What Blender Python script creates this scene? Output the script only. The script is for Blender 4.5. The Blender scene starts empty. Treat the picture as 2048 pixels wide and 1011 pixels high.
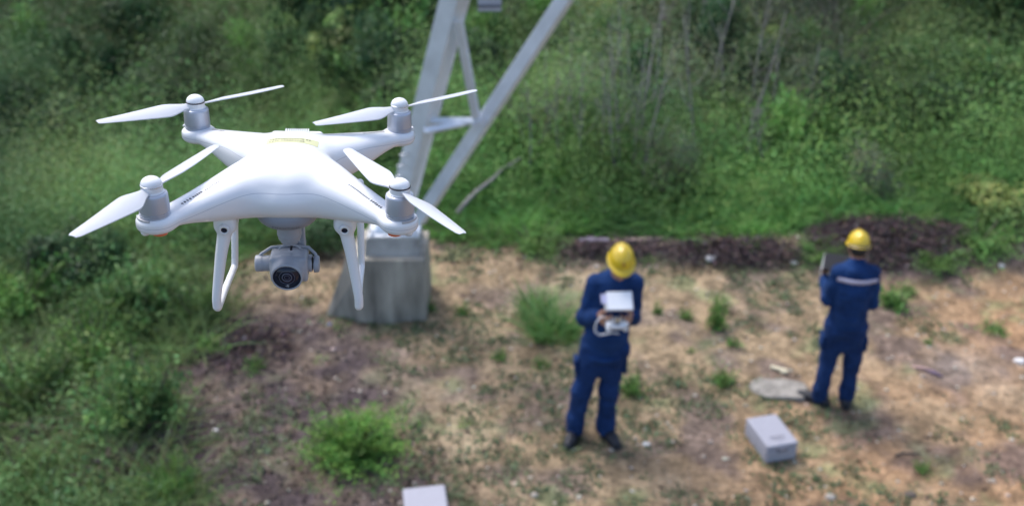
import bpy, math, random
import numpy as np
from mathutils import Vector, Matrix, Euler
R = math.radians
SC = bpy.context.scene
COL = SC.collection

# ---------------------------------------------------------------- camera, sky, sun, exposure
CAM_Z = 5.0
PITCH = R(28.0)
FPX = 2000.0
cam_d = bpy.data.cameras.new('camera')
cam_d.sensor_width = 36.0
cam_d.lens = FPX / 2048 * 36.0
cam_d.clip_start = 0.05
cam_d.clip_end = 900
cam_d.dof.use_dof = True
cam_d.dof.focus_distance = 1.09
cam_d.dof.aperture_fstop = 5.4
cam = bpy.data.objects.new('camera', cam_d)
cam.location = (0, 0, CAM_Z)
cam.rotation_euler = (R(90) - PITCH, 0, 0)
COL.objects.link(cam)
SC.camera = cam

SUN_EL, SUN_AZ = R(58), R(-40)      # azimuth measured from +Y towards +X
w = bpy.data.worlds.new('World')
SC.world = w
w.use_nodes = True
nt = w.node_tree
bg = nt.nodes['Background']
sky = nt.nodes.new('ShaderNodeTexSky')
sky.sky_type = 'NISHITA'
sky.sun_disc = False
sky.sun_elevation = SUN_EL
sky.sun_rotation = SUN_AZ
sky.air_density = 1.0
sky.dust_density = 3.0
sky.ozone_density = 1.2
nt.links.new(sky.outputs[0], bg.inputs[0])
bg.inputs[1].default_value = 0.15
sl = bpy.data.lights.new('sun', 'SUN')
sl.energy = 1.3
sl.angle = R(20)
sl.color = (1.0, 0.985, 0.965)
so = bpy.data.objects.new('sun', sl)
sd = Vector((math.sin(SUN_AZ) * math.cos(SUN_EL), math.cos(SUN_AZ) * math.cos(SUN_EL), math.sin(SUN_EL)))
so.rotation_euler = sd.to_track_quat('Z', 'Y').to_euler()
so.location = (0, 0, 30)
COL.objects.link(so)
SC.view_settings.view_transform = 'Standard'
SC.view_settings.look = 'None'
SC.view_settings.gamma = 1
SC.view_settings.exposure = 0.88
SC.view_settings.use_curve_mapping = False
SC.cycles.use_denoising = True
SC.cycles.max_bounces = 6
SC.cycles.transparent_max_bounces = 6

rng = np.random.default_rng(11)
random.seed(5)

# ---------------------------------------------------------------- helpers: scene bookkeeping
def props(o, label=None, cat=None, group=None, kind=None):
    if label: o['label'] = label
    if cat: o['category'] = cat
    if group: o['group'] = group
    if kind: o['kind'] = kind
    return o

def link(name, me, mat=None, parent=None, loc=None, rot=None, smooth=True):
    o = bpy.data.objects.new(name, me)
    COL.objects.link(o)
    if mat is not None and me is not None and len(me.materials) == 0:
        me.materials.append(mat)
    if parent is not None: o.parent = parent
    if loc is not None: o.location = loc
    if rot is not None: o.rotation_euler = rot
    if smooth and me is not None and len(me.polygons):
        me.polygons.foreach_set('use_smooth', np.ones(len(me.polygons), bool))
    return o

def thing(name, label, cat, loc=(0, 0, 0), rot=(0, 0, 0), group=None):
    o = bpy.data.objects.new(name, None)
    o.empty_display_size = 0.05
    COL.objects.link(o)
    o.location = loc
    o.rotation_euler = rot
    return props(o, label, cat, group)

def dup(root, loc, rot, scale, label=None, group=None, parent=None):
    r = root.copy(); COL.objects.link(r)
    if parent is None:
        r.location = loc; r.rotation_euler = rot; r.scale = scale
        if label: r['label'] = label
        if group: r['group'] = group
    else:
        r.parent = parent
    for ch in list(root.children):
        dup(ch, None, None, None, parent=r)
    return r

def mesh_np(name, V, F, tint=None):
    """V (N,3), F (M,3|4) int"""
    me = bpy.data.meshes.new(name)
    V = np.asarray(V, np.float32); F = np.asarray(F, np.int32)
    k = F.shape[1]
    me.vertices.add(len(V)); me.vertices.foreach_set('co', V.ravel())
    me.loops.add(F.size); me.loops.foreach_set('vertex_index', F.ravel())
    me.polygons.add(len(F)); me.polygons.foreach_set('loop_start', np.arange(0, F.size, k, dtype=np.int32))
    me.update(calc_edges=True)
    if tint is not None:
        a = me.color_attributes.new('tint', 'FLOAT_COLOR', 'POINT')
        c = np.ones((len(V), 4), np.float32); c[:, :3] = tint
        a.data.foreach_set('color', c.ravel())
    return me

# ---------------------------------------------------------------- noise
def _hash(ix, iy, iz, seed):
    h = (ix.astype(np.int64) * 374761393 + iy.astype(np.int64) * 668265263 + iz.astype(np.int64) * 2147483647 + seed * 1274126177) & 0xFFFFFFFF
    h = ((h ^ (h >> 13)) * 1274126177) & 0xFFFFFFFF
    h = (h ^ (h >> 16)) & 0xFFFFFFFF
    return h.astype(np.float64) / 4294967295.0

def vnoise(P, scale=1.0, seed=0):
    P = np.asarray(P, float) * scale
    if P.shape[1] == 2: P = np.concatenate([P, np.zeros((len(P), 1)) + 0.37], 1)
    I = np.floor(P).astype(np.int64); f = P - I; f = f * f * (3 - 2 * f)
    out = 0
    for dx in (0, 1):
        for dy in (0, 1):
            for dz in (0, 1):
                wgt = (f[:, 0] if dx else 1 - f[:, 0]) * (f[:, 1] if dy else 1 - f[:, 1]) * (f[:, 2] if dz else 1 - f[:, 2])
                out = out + wgt * _hash(I[:, 0] + dx, I[:, 1] + dy, I[:, 2] + dz, seed)
    return out

def fbm(P, scale=1.0, seed=0, oct=4):
    a, s, t, n = 1.0, scale, 0, 0
    for i in range(oct):
        t = t + a * vnoise(P, s, seed + i * 17); n += a; a *= .5; s *= 2.03
    return t / n

def sstep(a, b, x):
    t = np.clip((x - a) / (b - a), 0, 1); return t * t * (3 - 2 * t)

# ---------------------------------------------------------------- materials
def principled(name, col=(.8, .8, .8), rough=.5, metal=0., spec=.5, coat=0., trans=0.):
    m = bpy.data.materials.new(name); m.use_nodes = True
    b = m.node_tree.nodes['Principled BSDF']
    b.inputs['Base Color'].default_value = (*col, 1)
    b.inputs['Roughness'].default_value = rough
    b.inputs['Metallic'].default_value = metal
    b.inputs['Specular IOR Level'].default_value = spec
    b.inputs['Coat Weight'].default_value = coat
    b.inputs['Coat Roughness'].default_value = .08
    b.inputs['Transmission Weight'].default_value = trans
    return m

def noisy(m, scale=8., amount=.3, bump=0., bscale=None, detail=6., coords='Object', rough_var=0., stretch=None):
    """multiply base colour by noise in [1-amount, 1+amount*.6], add bump"""
    t = m.node_tree; N = t.nodes; L = t.links
    b = N['Principled BSDF']
    tc = N.new('ShaderNodeTexCoord'); src = tc.outputs[coords]
    if stretch:
        mp = N.new('ShaderNodeMapping'); mp.inputs['Scale'].default_value = stretch
        L.new(src, mp.inputs[0]); src = mp.outputs[0]
    n = N.new('ShaderNodeTexNoise'); n.inputs['Scale'].default_value = scale; n.inputs['Detail'].default_value = detail
    n.inputs['Roughness'].default_value = .6
    L.new(src, n.inputs['Vector'])
    mr = N.new('ShaderNodeMapRange'); mr.inputs[1].default_value = .3; mr.inputs[2].default_value = .7
    mr.inputs[3].default_value = 1 - amount; mr.inputs[4].default_value = 1 + amount * .6
    L.new(n.outputs[0], mr.inputs[0])
    mx = N.new('ShaderNodeVectorMath'); mx.operation = 'SCALE'
    bc = b.inputs['Base Color']
    if bc.is_linked:
        L.new(bc.links[0].from_socket, mx.inputs[0])
    else:
        mx.inputs[0].default_value = bc.default_value[:3]
    L.new(mr.outputs[0], mx.inputs['Scale'])
    L.new(mx.outputs[0], bc)
    if rough_var:
        r2 = N.new('ShaderNodeMapRange'); r0 = b.inputs['Roughness'].default_value
        r2.inputs[3].default_value = r0 - rough_var; r2.inputs[4].default_value = r0 + rough_var
        L.new(n.outputs[0], r2.inputs[0]); L.new(r2.outputs[0], b.inputs['Roughness'])
    if bump:
        n2 = N.new('ShaderNodeTexNoise'); n2.inputs['Scale'].default_value = bscale or scale * 3; n2.inputs['Detail'].default_value = 5
        L.new(src, n2.inputs['Vector'])
        bp = N.new('ShaderNodeBump'); bp.inputs['Strength'].default_value = 1; bp.inputs['Distance'].default_value = bump
        L.new(n2.outputs[0], bp.inputs['Height']); L.new(bp.outputs[0], b.inputs['Normal'])
    return m

def attr_mat(name, rough=.8, spec=.2, transl=0.):
    m = principled(name, rough=rough, spec=spec)
    t = m.node_tree; N = t.nodes; L = t.links; b = N['Principled BSDF']
    a = N.new('ShaderNodeAttribute'); a.attribute_name = 'tint'
    L.new(a.outputs['Color'], b.inputs['Base Color'])
    if transl:
        tr = N.new('ShaderNodeBsdfTranslucent'); L.new(a.outputs['Color'], tr.inputs[0])
        mx = N.new('ShaderNodeMixShader'); mx.inputs[0].default_value = transl
        L.new(b.outputs[0], mx.inputs[1]); L.new(tr.outputs[0], mx.inputs[2])
        L.new(mx.outputs[0], N['Material Output'].inputs[0])
    return m

M_GROUND = noisy(attr_mat('ground_soil', .92, .15), 17., .5, .03, 24., 10)
M_LEAF = attr_mat('foliage', .55, .3, .3)
M_DRY = attr_mat('dry_debris', .9, .1)
M_BARK = noisy(principled('bark', (.16, .13, .11), .9, spec=.1), 20, .5)
M_STONE = noisy(principled('stone', (.42, .38, .33), .9, spec=.2), 25, .35, .004, 60)
M_CONC = noisy(principled('concrete', (.36, .335, .285), .9, spec=.2), 3.2, .62, .004, 40, 8, stretch=(1.8, 1.8, .35))
M_CONC_LT = noisy(principled('concrete_cap', (.42, .41, .39), .9, spec=.2), 5, .45, .003, 50, 8)
M_SLAB = noisy(principled('slab_concrete', (.30, .28, .25), .95, spec=.1), 14, .45, .006, 40, 8)
M_GALV = noisy(principled('galvanised_steel', (.76, .80, .86), .5, .2), 5, .12, rough_var=.1)
M_GALV2 = noisy(principled('bright_galvanised_steel', (.80, .83, .88), .30, .6), 9, .12, rough_var=.1)
M_SHELL = principled('white_shell_plastic', (.80, .81, .83), .28, spec=.5, coat=.25)
M_WHITE = principled('white_plastic', (.80, .81, .83), .33, spec=.5)
M_GREY = noisy(principled('grey_plastic', (.35, .37, .42), .42, spec=.5), 60, .06)
M_GREYD = principled('dark_grey_plastic', (.12, .13, .15), .5)
M_BELLY = principled('grey_belly_plastic', (.27, .29, .34), .4)
M_MOTOR = principled('brushed_motor_metal', (.48, .51, .58), .38, .4)
M_SILVER = principled('silver_ring', (.65, .66, .68), .25, .9)
M_BLACK = principled('black_plastic', (.012, .012, .014), .3)
M_INK = principled('black_print', (.03, .03, .04), .6)
M_GLASS = principled('lens_glass', (.006, .010, .028), .12, spec=.35, coat=.2)
M_ORANGE = principled('orange_lamp_cover', (.75, .16, .06), .35)
M_FROST = principled('frosted_window', (.5, .5, .52), .3)
M_YELLOWTAPE = principled('pale_yellow_sticker', (.60, .60, .34), .6)
M_CLOTH = noisy(principled('navy_work_cloth', (.012, .041, .138), .85, spec=.15), 6, .42, .002, 260)
M_CLOTH2 = noisy(principled('navy_trouser_cloth', (.012, .037, .125), .85, spec=.15), 6, .42, .002, 260)
M_STRIPE = principled('reflective_tape', (.48, .46, .58), .5)
M_HELMET = noisy(principled('yellow_hard_hat', (.68, .47, .02), .32, spec=.5, coat=.3), 12, .10)
M_SKIN = attr_mat('skin', .5, .3)
M_HAIR = principled('black_hair', (.012, .010, .010), .6)
M_SHOE = noisy(principled('dark_work_shoe', (.012, .014, .022), .6), 20, .3)
M_NAVYBAND = principled('navy_helmet_harness', (.02, .03, .09), .7)
M_CASE = noisy(principled('grey_foam_case', (.36, .36, .41), .7, spec=.2), 90, .12, .001, 200)
M_CASED = principled('case_dark_print', (.20, .20, .24), .7)
M_LITTER = noisy(principled('white_litter', (.72, .70, .68), .6), 20, .2)
M_PINK = principled('faded_pink_wrapper', (.45, .30, .28), .7)
M_PURPLE = principled('faded_purple_wrapper', (.18, .13, .20), .7)
M_WOODY = noisy(principled('weathered_branch', (.31, .285, .275), .9, spec=.1), 15, .4)
M_PALEWOOD = principled('pale_split_wood', (.55, .50, .36), .8)

# ---------------------------------------------------------------- implicit modelling (smooth unions, meshed with surface nets)
def cap(a, b, ra, rb, k=.02, fz=1.0):
    """tapered capsule; fz squashes z (flat sections)"""
    a = np.array(a, float); b = np.array(b, float); r = max(ra, rb)
    lo = np.minimum(a, b) - r; hi = np.maximum(a, b) + r
    def f(P):
        s = np.array([1, 1, 1 / fz]); A = a * s; B = b * s; Q = P * s
        ba = B - A; t = np.clip(((Q - A) @ ba) / max(ba @ ba, 1e-12), 0, 1)
        d = np.sqrt(((Q - A - t[:, None] * ba) ** 2).sum(1))
        return (d - (ra + (rb - ra) * t)) * min(1, fz)
    return (f, lo, hi, k)

def ell(c, r, k=.02, rot=None, n=2.0):
    c = np.array(c, float); r = np.array(r, float)
    Mx = np.array(Euler(rot).to_matrix()) if rot is not None else np.eye(3)
    m = r.max() * (1.0 if rot is None else 1.2); lo = c - (r if rot is None else m); hi = c + (r if rot is None else m)
    def f(P):
        q = np.abs((P - c) @ Mx) / r
        g = (q ** n).sum(1) ** (1 / n)
        return (g - 1) * r.min() * np.clip(.6 + .4 * g, .6, 1.4)
    return (f, lo, hi, k)

def rbox(c, h, rd, k=.005, rot=None):
    c = np.array(c, float); h = np.array(h, float)
    Mx = np.array(Euler(rot).to_matrix()) if rot is not None else np.eye(3)
    m = np.linalg.norm(h) if rot is not None else h
    def f(P):
        q = np.abs((P - c) @ Mx) - (h - rd)
        return np.sqrt((np.maximum(q, 0) ** 2).sum(1)) + np.minimum(q.max(1), 0) - rd
    return (f, c - m, c + m, k)

def cyl(a, b, r1, r2=None, rd=.001, k=.003):
    a = np.array(a, float); b = np.array(b, float); r2 = r1 if r2 is None else r2; r = max(r1, r2)
    L_ = np.linalg.norm(b - a); u = (b - a) / L_
    def f(P):
        t = (P - a) @ u; d = np.sqrt(np.maximum(((P - a) ** 2).sum(1) - t * t, 0))
        qx = d - (r1 + (r2 - r1) * np.clip(t / L_, 0, 1)) + rd; qy = np.abs(t - L_ / 2) - L_ / 2 + rd
        return np.sqrt(np.maximum(qx, 0) ** 2 + np.maximum(qy, 0) ** 2) + np.minimum(np.maximum(qx, qy), 0) - rd
    return (f, np.minimum(a, b) - r, np.maximum(a, b) + r, k)

def chain(pts, k=.01, fz=1.0):
    return [cap(pts[i][0], pts[i + 1][0], pts[i][1], pts[i + 1][1], k, fz) for i in range(len(pts) - 1)]

def path(pts, n=5):
    """dense tapered path through pts (Catmull-Rom) joined without bulging"""
    A = [np.append(np.array(p, float), r_) for p, r_ in pts]; A = [2 * A[0] - A[1]] + A + [2 * A[-1] - A[-2]]; out = []
    for i in range(1, len(A) - 2):
        for j in range(n):
            t = j / n
            out.append(.5 * ((2 * A[i]) + (-A[i - 1] + A[i + 1]) * t + (2 * A[i - 1] - 5 * A[i] + 4 * A[i + 1] - A[i + 2]) * t * t + (-A[i - 1] + 3 * A[i] - 3 * A[i + 1] + A[i + 2]) * t ** 3))
    out.append(A[-2])
    return chain([(o[:3], o[3]) for o in out], .00001)

def smin(a, b, k):
    h = np.clip(.5 + .5 * (b - a) / k, 0, 1)
    return b * (1 - h) + a * h - k * h * (1 - h)

def sdf_eval(prims, P):
    F = np.full(len(P), 1.0)
    for f, lo, hi, k in prims:
        mg = max(k, 0) * 1.5 + (hi - lo).max() * .15
        m = ((P > lo - mg) & (P < hi + mg)).all(1)
        if not m.any(): continue
        v = f(P[m])
        if k < 0: F[m] = -smin(-F[m], v, -k)
        else: F[m] = smin(F[m], v, max(k, 1e-6))
    return F

def nets(prims, h, pad=None, iters=2):
    pad = pad or 3 * h
    pos = [p for p in prims if p[3] >= 0]
    lo = np.min([p[1] for p in pos], 0) - pad; hi = np.max([p[2] for p in pos], 0) + pad
    n = np.ceil((hi - lo) / h).astype(int) + 1
    F = np.full(n, 1.0)
    ax = [lo[i] + h * np.arange(n[i]) for i in range(3)]
    for f, l, u, k in prims:
        mg = abs(k) * 1.5 + 2 * h + (u - l).max() * .15
        i0 = np.maximum(((l - mg - lo) / h).astype(int), 0); i1 = np.minimum(((u + mg - lo) / h).astype(int) + 2, n)
        sl_ = tuple(slice(i0[i], i1[i]) for i in range(3))
        X, Y, Z = np.meshgrid(*[ax[i][sl_[i]] for i in range(3)], indexing='ij')
        if X.size == 0: continue
        v = f(np.stack([X.ravel(), Y.ravel(), Z.ravel()], 1)).reshape(X.shape)
        if k < 0: F[sl_] = -smin(-F[sl_], v, -k)
        else: F[sl_] = smin(F[sl_], v, max(k, 1e-6))
    S = F < 0
    c = S[:-1, :-1, :-1].astype(np.int8)
    tot = sum(S[dx:n[0] - 1 + dx, dy:n[1] - 1 + dy, dz:n[2] - 1 + dz].astype(np.int8) for dx in (0, 1) for dy in (0, 1) for dz in (0, 1))
    act = (tot > 0) & (tot < 8)
    I = np.argwhere(act)
    vid = np.full(act.shape, -1, np.int64); vid[tuple(I.T)] = np.arange(len(I))
    acc = np.zeros((len(I), 3)); cnt = np.zeros(len(I))
    corners = [(0, 0, 0), (1, 0, 0), (0, 1, 0), (1, 1, 0), (0, 0, 1), (1, 0, 1), (0, 1, 1), (1, 1, 1)]
    for a in range(8):
        for b in range(a + 1, 8):
            ca, cb = np.array(corners[a]), np.array(corners[b])
            if np.abs(ca - cb).sum() != 1: continue
            fa = F[tuple((I + ca).T)]; fb = F[tuple((I + cb).T)]
            m = (fa < 0) != (fb < 0)
            t = np.where(m, fa / np.where(m, fa - fb, 1), 0)
            acc += np.where(m[:, None], ca + t[:, None] * (cb - ca), 0); cnt += m
    V = lo + h * (I + acc / cnt[:, None])
    quads = []
    for axis in range(3):
        o1, o2 = [(1, 2), (2, 0), (0, 1)][axis]
        sA = [slice(None)] * 3; sB = [slice(None)] * 3
        sA[axis] = slice(0, -1); sB[axis] = slice(1, None)
        A = S[tuple(sA)]; B = S[tuple(sB)]
        for flip, m in ((0, A & ~B), (1, ~A & B)):
            E = np.argwhere(m)
            E = E[(E[:, o1] > 0) & (E[:, o2] > 0) & (E[:, o1] < n[o1] - 1) & (E[:, o2] < n[o2] - 1)]
            if not len(E): continue
            d1 = np.zeros(3, int); d1[o1] = 1; d2 = np.zeros(3, int); d2[o2] = 1
            q = [vid[tuple((E - s).T)] for s in (d1 + d2, d2, 0 * d1, d1)]
            q = np.stack(q if not flip else q[::-1], 1)
            quads.append(q)
    Q = np.concatenate(quads)
    e = h * .1
    for _ in range(iters):
        f0 = sdf_eval(prims, V)
        g = np.stack([(sdf_eval(prims, V + d) - sdf_eval(prims, V - d)) / (2 * e) for d in np.eye(3) * e], 1)
        g2 = (g ** 2).sum(1)
        st = -(f0 / np.maximum(g2, .05))[:, None] * g
        ln = np.linalg.norm(st, axis=1, keepdims=True)
        V = V + st * np.minimum(1, .5 * h / np.maximum(ln, 1e-9))
    return V, Q

def sdf_obj(name, prims, h, mat, parent=None, disp=None, tint=None, **kw):
    V, Q = nets(prims, h)
    if disp is not None: V = disp(V)
    me = mesh_np(name, V, Q, tint(V) if tint is not None else None)
    return link(name, me, mat, parent, **kw)

# ---------------------------------------------------------------- explicit modelling
class MB:
    def __init__(s): s.v = []; s.f = []
    def add(s, V, F):
        o = len(s.v); s.v += [tuple(map(float, p)) for p in V]; s.f += [tuple(i + o for i in q) for q in F]; return s
    def box(s, c, h, rot=None):
        Mx = Euler(rot).to_matrix() if rot is not None else Matrix.Identity(3)
        V = [Vector(c) + Mx @ Vector((x * h[0], y * h[1], z * h[2])) for x in (-1, 1) for y in (-1, 1) for z in (-1, 1)]
        return s.add(V, [(0, 1, 3, 2), (4, 6, 7, 5), (0, 4, 5, 1), (2, 3, 7, 6), (0, 2, 6, 4), (1, 5, 7, 3)])
    def hexa(s, V):
        return s.add(V, [(0, 3, 2, 1), (4, 5, 6, 7), (0, 1, 5, 4), (1, 2, 6, 5), (2, 3, 7, 6), (3, 0, 4, 7)])
    def lathe(s, prof, c=(0, 0, 0), n=40, axis=(0, 0, 1), capends=True):
        q = Vector((0, 0, 1)).rotation_difference(Vector(axis)).to_matrix()
        V = []; m = len(prof)
        for r, z in prof:
            for i in range(n):
                a = 2 * math.pi * i / n
                V.append(Vector(c) + q @ Vector((r * math.cos(a), r * math.sin(a), z)))
        F = [(j * n + i, j * n + (i + 1) % n, (j + 1) * n + (i + 1) % n, (j + 1) * n + i) for j in range(m - 1) for i in range(n)]
        if capends: F += [tuple(range(n))[::-1], tuple((m - 1) * n + i for i in range(n))]
        return s.add(V, F)
    def tube(s, pts, rad, n=8, flat=1.0):
        pts = [Vector(p) for p in pts]
        if not hasattr(rad, '__len__'): rad = [rad] * len(pts)
        V = []; ref = Vector((0, 0, 1))
        for i, p in enumerate(pts):
            d = (pts[min(i + 1, len(pts) - 1)] - pts[max(i - 1, 0)]).normalized()
            if abs(d.dot(ref)) > .95: ref = Vector((1, 0, 0))
            u = d.cross(ref).normalized(); v = u.cross(d)
            for k in range(n):
                a = 2 * math.pi * k / n
                V.append(p + u * (rad[i] * math.cos(a)) + v * (rad[i] * flat * math.sin(a)))
        m = len(pts)
        F = [(j * n + i, j * n + (i + 1) % n, (j + 1) * n + (i + 1) % n, (j + 1) * n + i) for j in range(m - 1) for i in range(n)]
        F += [tuple(range(n))[::-1], tuple((m - 1) * n + i for i in range(n))]
        return s.add(V, F)
    def profile(s, a, b, prof, up):
        """extrude a closed 2D profile from a to b"""
        a = Vector(a); b = Vector(b); d = (b - a).normalized(); u = d.cross(Vector(up)).normalized(); v = u.cross(d)
        n = len(prof)
        V = [a + u * x + v * y for x, y in prof] + [b + u * x + v * y for x, y in prof]
        F = [(i, (i + 1) % n, n + (i + 1) % n, n + i) for i in range(n)] + [tuple(range(n))[::-1], tuple(range(n, 2 * n))]
        return s.add(V, F)
    def build(s, name, mat, parent=None, smooth=False, bevel=0, **kw):
        me = bpy.data.meshes.new(name); me.from_pydata(s.v, [], s.f); me.update()
        import bmesh
        bm = bmesh.new(); bm.from_mesh(me); bmesh.ops.recalc_face_normals(bm, faces=bm.faces)
        bm.to_mesh(me); bm.free()
        o = link(name, me, mat, parent, smooth=smooth, **kw)
        if bevel:
            bv = o.modifiers.new('b', 'BEVEL'); bv.width = bevel; bv.segments = 2; bv.limit_method = 'ANGLE'
        return o

def auto_smooth(o, ang=35):
    me = o.data
    import bmesh
    bm = bmesh.new(); bm.from_mesh(me)
    for f in bm.faces: f.smooth = True
    for e in bm.edges:
        if len(e.link_faces) == 2 and e.calc_face_angle(0) > R(ang): e.smooth = False
    bm.to_mesh(me); bm.free()
    return o

# ---------------------------------------------------------------- terrain
def edge_dist(x, y):
    """signed distance outside the clearing (positive = overgrown)"""
    P = np.stack([x, y], 1)
    n = (fbm(P, .9, 3, 3) - .5)
    eb = y - 9.75 + n * .9 - .10 * np.maximum(x - 3, 0)
    el = -(x + 2.75) - .12 * (y - 7) + n * 1.0
    return np.maximum(eb, el)

def height(x, y):
    x = np.atleast_1d(np.asarray(x, float)); y = np.atleast_1d(np.asarray(y, float))
    P = np.stack([x, y], 1)
    e = edge_dist(x, y)
    a = x / np.maximum(y, 1.)
    W = sstep(-.42, -.02, a)
    s = np.maximum(0, y - 9.9)
    zR = .24 * s + .10 * np.maximum(0, s - 3) + .06 * np.maximum(x - 3, 0) * sstep(0, 4, s)
    zL = -2.4 * sstep(9.0, 17, y) + .30 * np.maximum(0, y - 15.5)
    far = 60.
    zR = np.minimum(zR, 14 + .02 * s); zL = np.minimum(zL, 16 + .02 * s)
    z = zR * W + zL * (1 - W)
    z = z - .35 * sstep(0, 2.5, -(x + 3)) * (1 - sstep(9, 12, y)) 
    out = sstep(.2, 2.0, e)
    z = z + out * ((fbm(P, .35, 9, 3) - .5) * 1.3 + (fbm(P, 1.1, 21, 2) - .5) * .55)
    z = z - .035 * np.clip(x - 1.2, 0, 6) * (1 - sstep(8.5, 9.6, y))
    z = z + (fbm(P, .8, 5, 4) - .5) * .09 + (fbm(P, 4.5, 15, 3) - .5) * .06
    # low berms of soil and dead brush along the back of the clearing
    for (bx, by, rx, ry, hh) in ((2.35, 9.35, 1.3, .25, .13), (4.15, 9.75, 1.1, .45, .17), (.4, 9.45, 1.0, .25, .05)):
        z = z + hh * np.exp(-((x - bx) / rx) ** 2 - ((y - by) / ry) ** 2) * (.75 + .5 * fbm(P, 3., 33, 3))
    return z

def h1(x, y): return float(height([x], [y])[0])

def at(px, py):
    """ground point under a pixel of the photograph (2048 x 1011)"""
    d = np.array([(px - 1024) / FPX, math.cos(PITCH) + (505.5 - py) / FPX * math.sin(PITCH), -math.sin(PITCH) + (505.5 - py) / FPX * math.cos(PITCH)])
    t = np.linspace(2, 60, 1200)
    P = np.array([0, 0, CAM_Z]) + d * t[:, None]
    g = P[:, 2] - height(P[:, 0], P[:, 1])
    i = np.argmax(g < 0) if (g < 0).any() else len(t) - 1
    return Vector((P[i, 0], P[i, 1], h1(P[i, 0], P[i, 1])))

def grow(a, b, step, f=1.08):
    out = [a]; s = step
    while out[-1] < b: s *= f; out.append(out[-1] + s)
    return out
xs = np.array([-v for v in grow(4.2, 160, .045)][::-1] + list(np.arange(-4.155, 6.4, .045)) + grow(6.4, 160, .045))
ys = np.array([-v for v in grow(-3.6, 60, .045)][::-1] + list(np.arange(3.645, 10.8, .045)) + grow(10.8, 260, .045, 1.045))
X, Y = np.meshgrid(xs, ys, indexing='ij')
fx, fy = X.ravel(), Y.ravel()
Zt = height(fx, fy)
PT = np.stack([fx, fy], 1)
e = edge_dist(fx, fy)
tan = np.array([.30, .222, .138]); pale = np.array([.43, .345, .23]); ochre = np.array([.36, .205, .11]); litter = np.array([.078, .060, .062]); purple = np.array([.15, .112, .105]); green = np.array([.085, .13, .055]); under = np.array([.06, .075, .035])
def mix(c, d, t): return c * (1 - t[:, None]) + d * t[:, None]
C = np.tile(tan, (len(fx), 1))
C = mix(C, pale, sstep(.5, .72, fbm(PT, 1.6, 40, 5)) * .8)
C = mix(C, ochre, sstep(1.2, 4.0, fx + .9 * (6.8 - fy)) * sstep(.25, .55, fbm(PT, .9, 50, 4)) * .7)
C = mix(C, litter * 1.6, sstep(.50, .66, fbm(PT, 2.6, 60, 5)) * .62)
C = mix(C, green * 1.7, sstep(.56, .70, fbm(PT, 3.4, 70, 4)) * .5)
lm = sstep(.9, -.7, fx + .55 * (fy - 6.5) + .75 + (fbm(PT, 1.4, 80, 4) - .5) * 2.6) * sstep(8.9, 8.0, fy + (fbm(PT, 1.4, 81, 3) - .5) * .8)
C = mix(C, litter, lm * (.70 + .30 * sstep(.35, .6, fbm(PT, 5., 82, 4))))
bk = sstep(8.95, 9.35, fy + (fbm(PT, 1.5, 90, 4) - .5) * .6) * sstep(-.6, .6, fx)
C = mix(C, purple, bk * sstep(.25, .5, fbm(PT, 2.2, 91, 3)))
C = mix(C, np.array([.30, .27, .24]), np.exp(-((fx - 4.1) / .45) ** 2 - ((fy - 7.45) / .35) ** 2) * .45)
bk2 = np.exp(-((fx - 4.15) / 1.1) ** 2 - ((fy - 9.7) / .8) ** 2)
C = mix(C, purple * .8, sstep(.25, .5, bk2))
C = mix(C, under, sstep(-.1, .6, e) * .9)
C = C * (.62 + .76 * sstep(.2, .8, fbm(PT, 9., 95, 3)))[:, None]
nx, ny = len(xs), len(ys)
gi = np.arange(nx * ny).reshape(nx, ny)
F = np.stack([gi[:-1, :-1], gi[1:, :-1], gi[1:, 1:], gi[:-1, 1:]], -1).reshape(-1, 4)
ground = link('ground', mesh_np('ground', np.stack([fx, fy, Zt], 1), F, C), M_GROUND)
props(ground, kind='structure')

# ---------------------------------------------------------------- foliage builders
def unit(v): return v / np.maximum(np.linalg.norm(v, axis=1, keepdims=True), 1e-9)

def leaf_geo(C, out, size, tint, aspect=.45, droop=.3, jitter=.8):
    n = len(C)
    d = unit(unit(np.cross(out, rng.normal(size=(n, 3)))) + out * .45 + rng.normal(size=(n, 3)) * jitter * .45 - np.array([0, 0, droop * .5]))
    s = unit(np.cross(d, unit(out) + rng.normal(size=(n, 3)) * jitter * .5))
    sz = np.broadcast_to(size, (n,))[:, None] * rng.uniform(.65, 1.35, (n, 1))
    nn = np.cross(d, s)
    V = np.stack([C - d * sz * .5, C + s * sz * aspect * .5 + nn * sz * .06, C + d * sz * .5 - nn * sz * .05, C - s * sz * aspect * .5 + nn * sz * .06], 1).reshape(-1, 3)
    F = np.arange(4 * n).reshape(n, 4)
    return V, F, np.repeat(tint, 4, 0)

def blade_geo(B, dirs, length, width, tint, bend=.5, seg=3):
    n = len(B)
    length = np.broadcast_to(length, (n,)) * rng.uniform(.6, 1.2, n)
    side = unit(np.cross(dirs, rng.normal(size=(n, 3))))
    hd = dirs.copy(); hd[:, 2] = 0; hd = hd + rng.normal(size=(n, 3)) * [.15, .15, 0]
    hd = unit(hd)
    V = []
    for j in range(seg + 1):
        t = j / seg
        c = B + dirs * (length * t)[:, None] + (hd * .6 - np.array([0, 0, .55])) * (length * bend * t * t)[:, None]
        wv = np.broadcast_to(width, (n,))[:, None] * (1 - t * .92) * .5
        V += [c - side * wv, c + side * wv]
    V = np.stack(V, 1)
    m = 2 * (seg + 1)
    base = (np.arange(n) * m)[:, None]
    F = np.concatenate([base + np.array([2 * j, 2 * j + 1, 2 * j + 3, 2 * j + 2]) for j in range(seg)], 0)
    return V.reshape(-1, 3), F, np.repeat(tint, m, 0)

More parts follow.
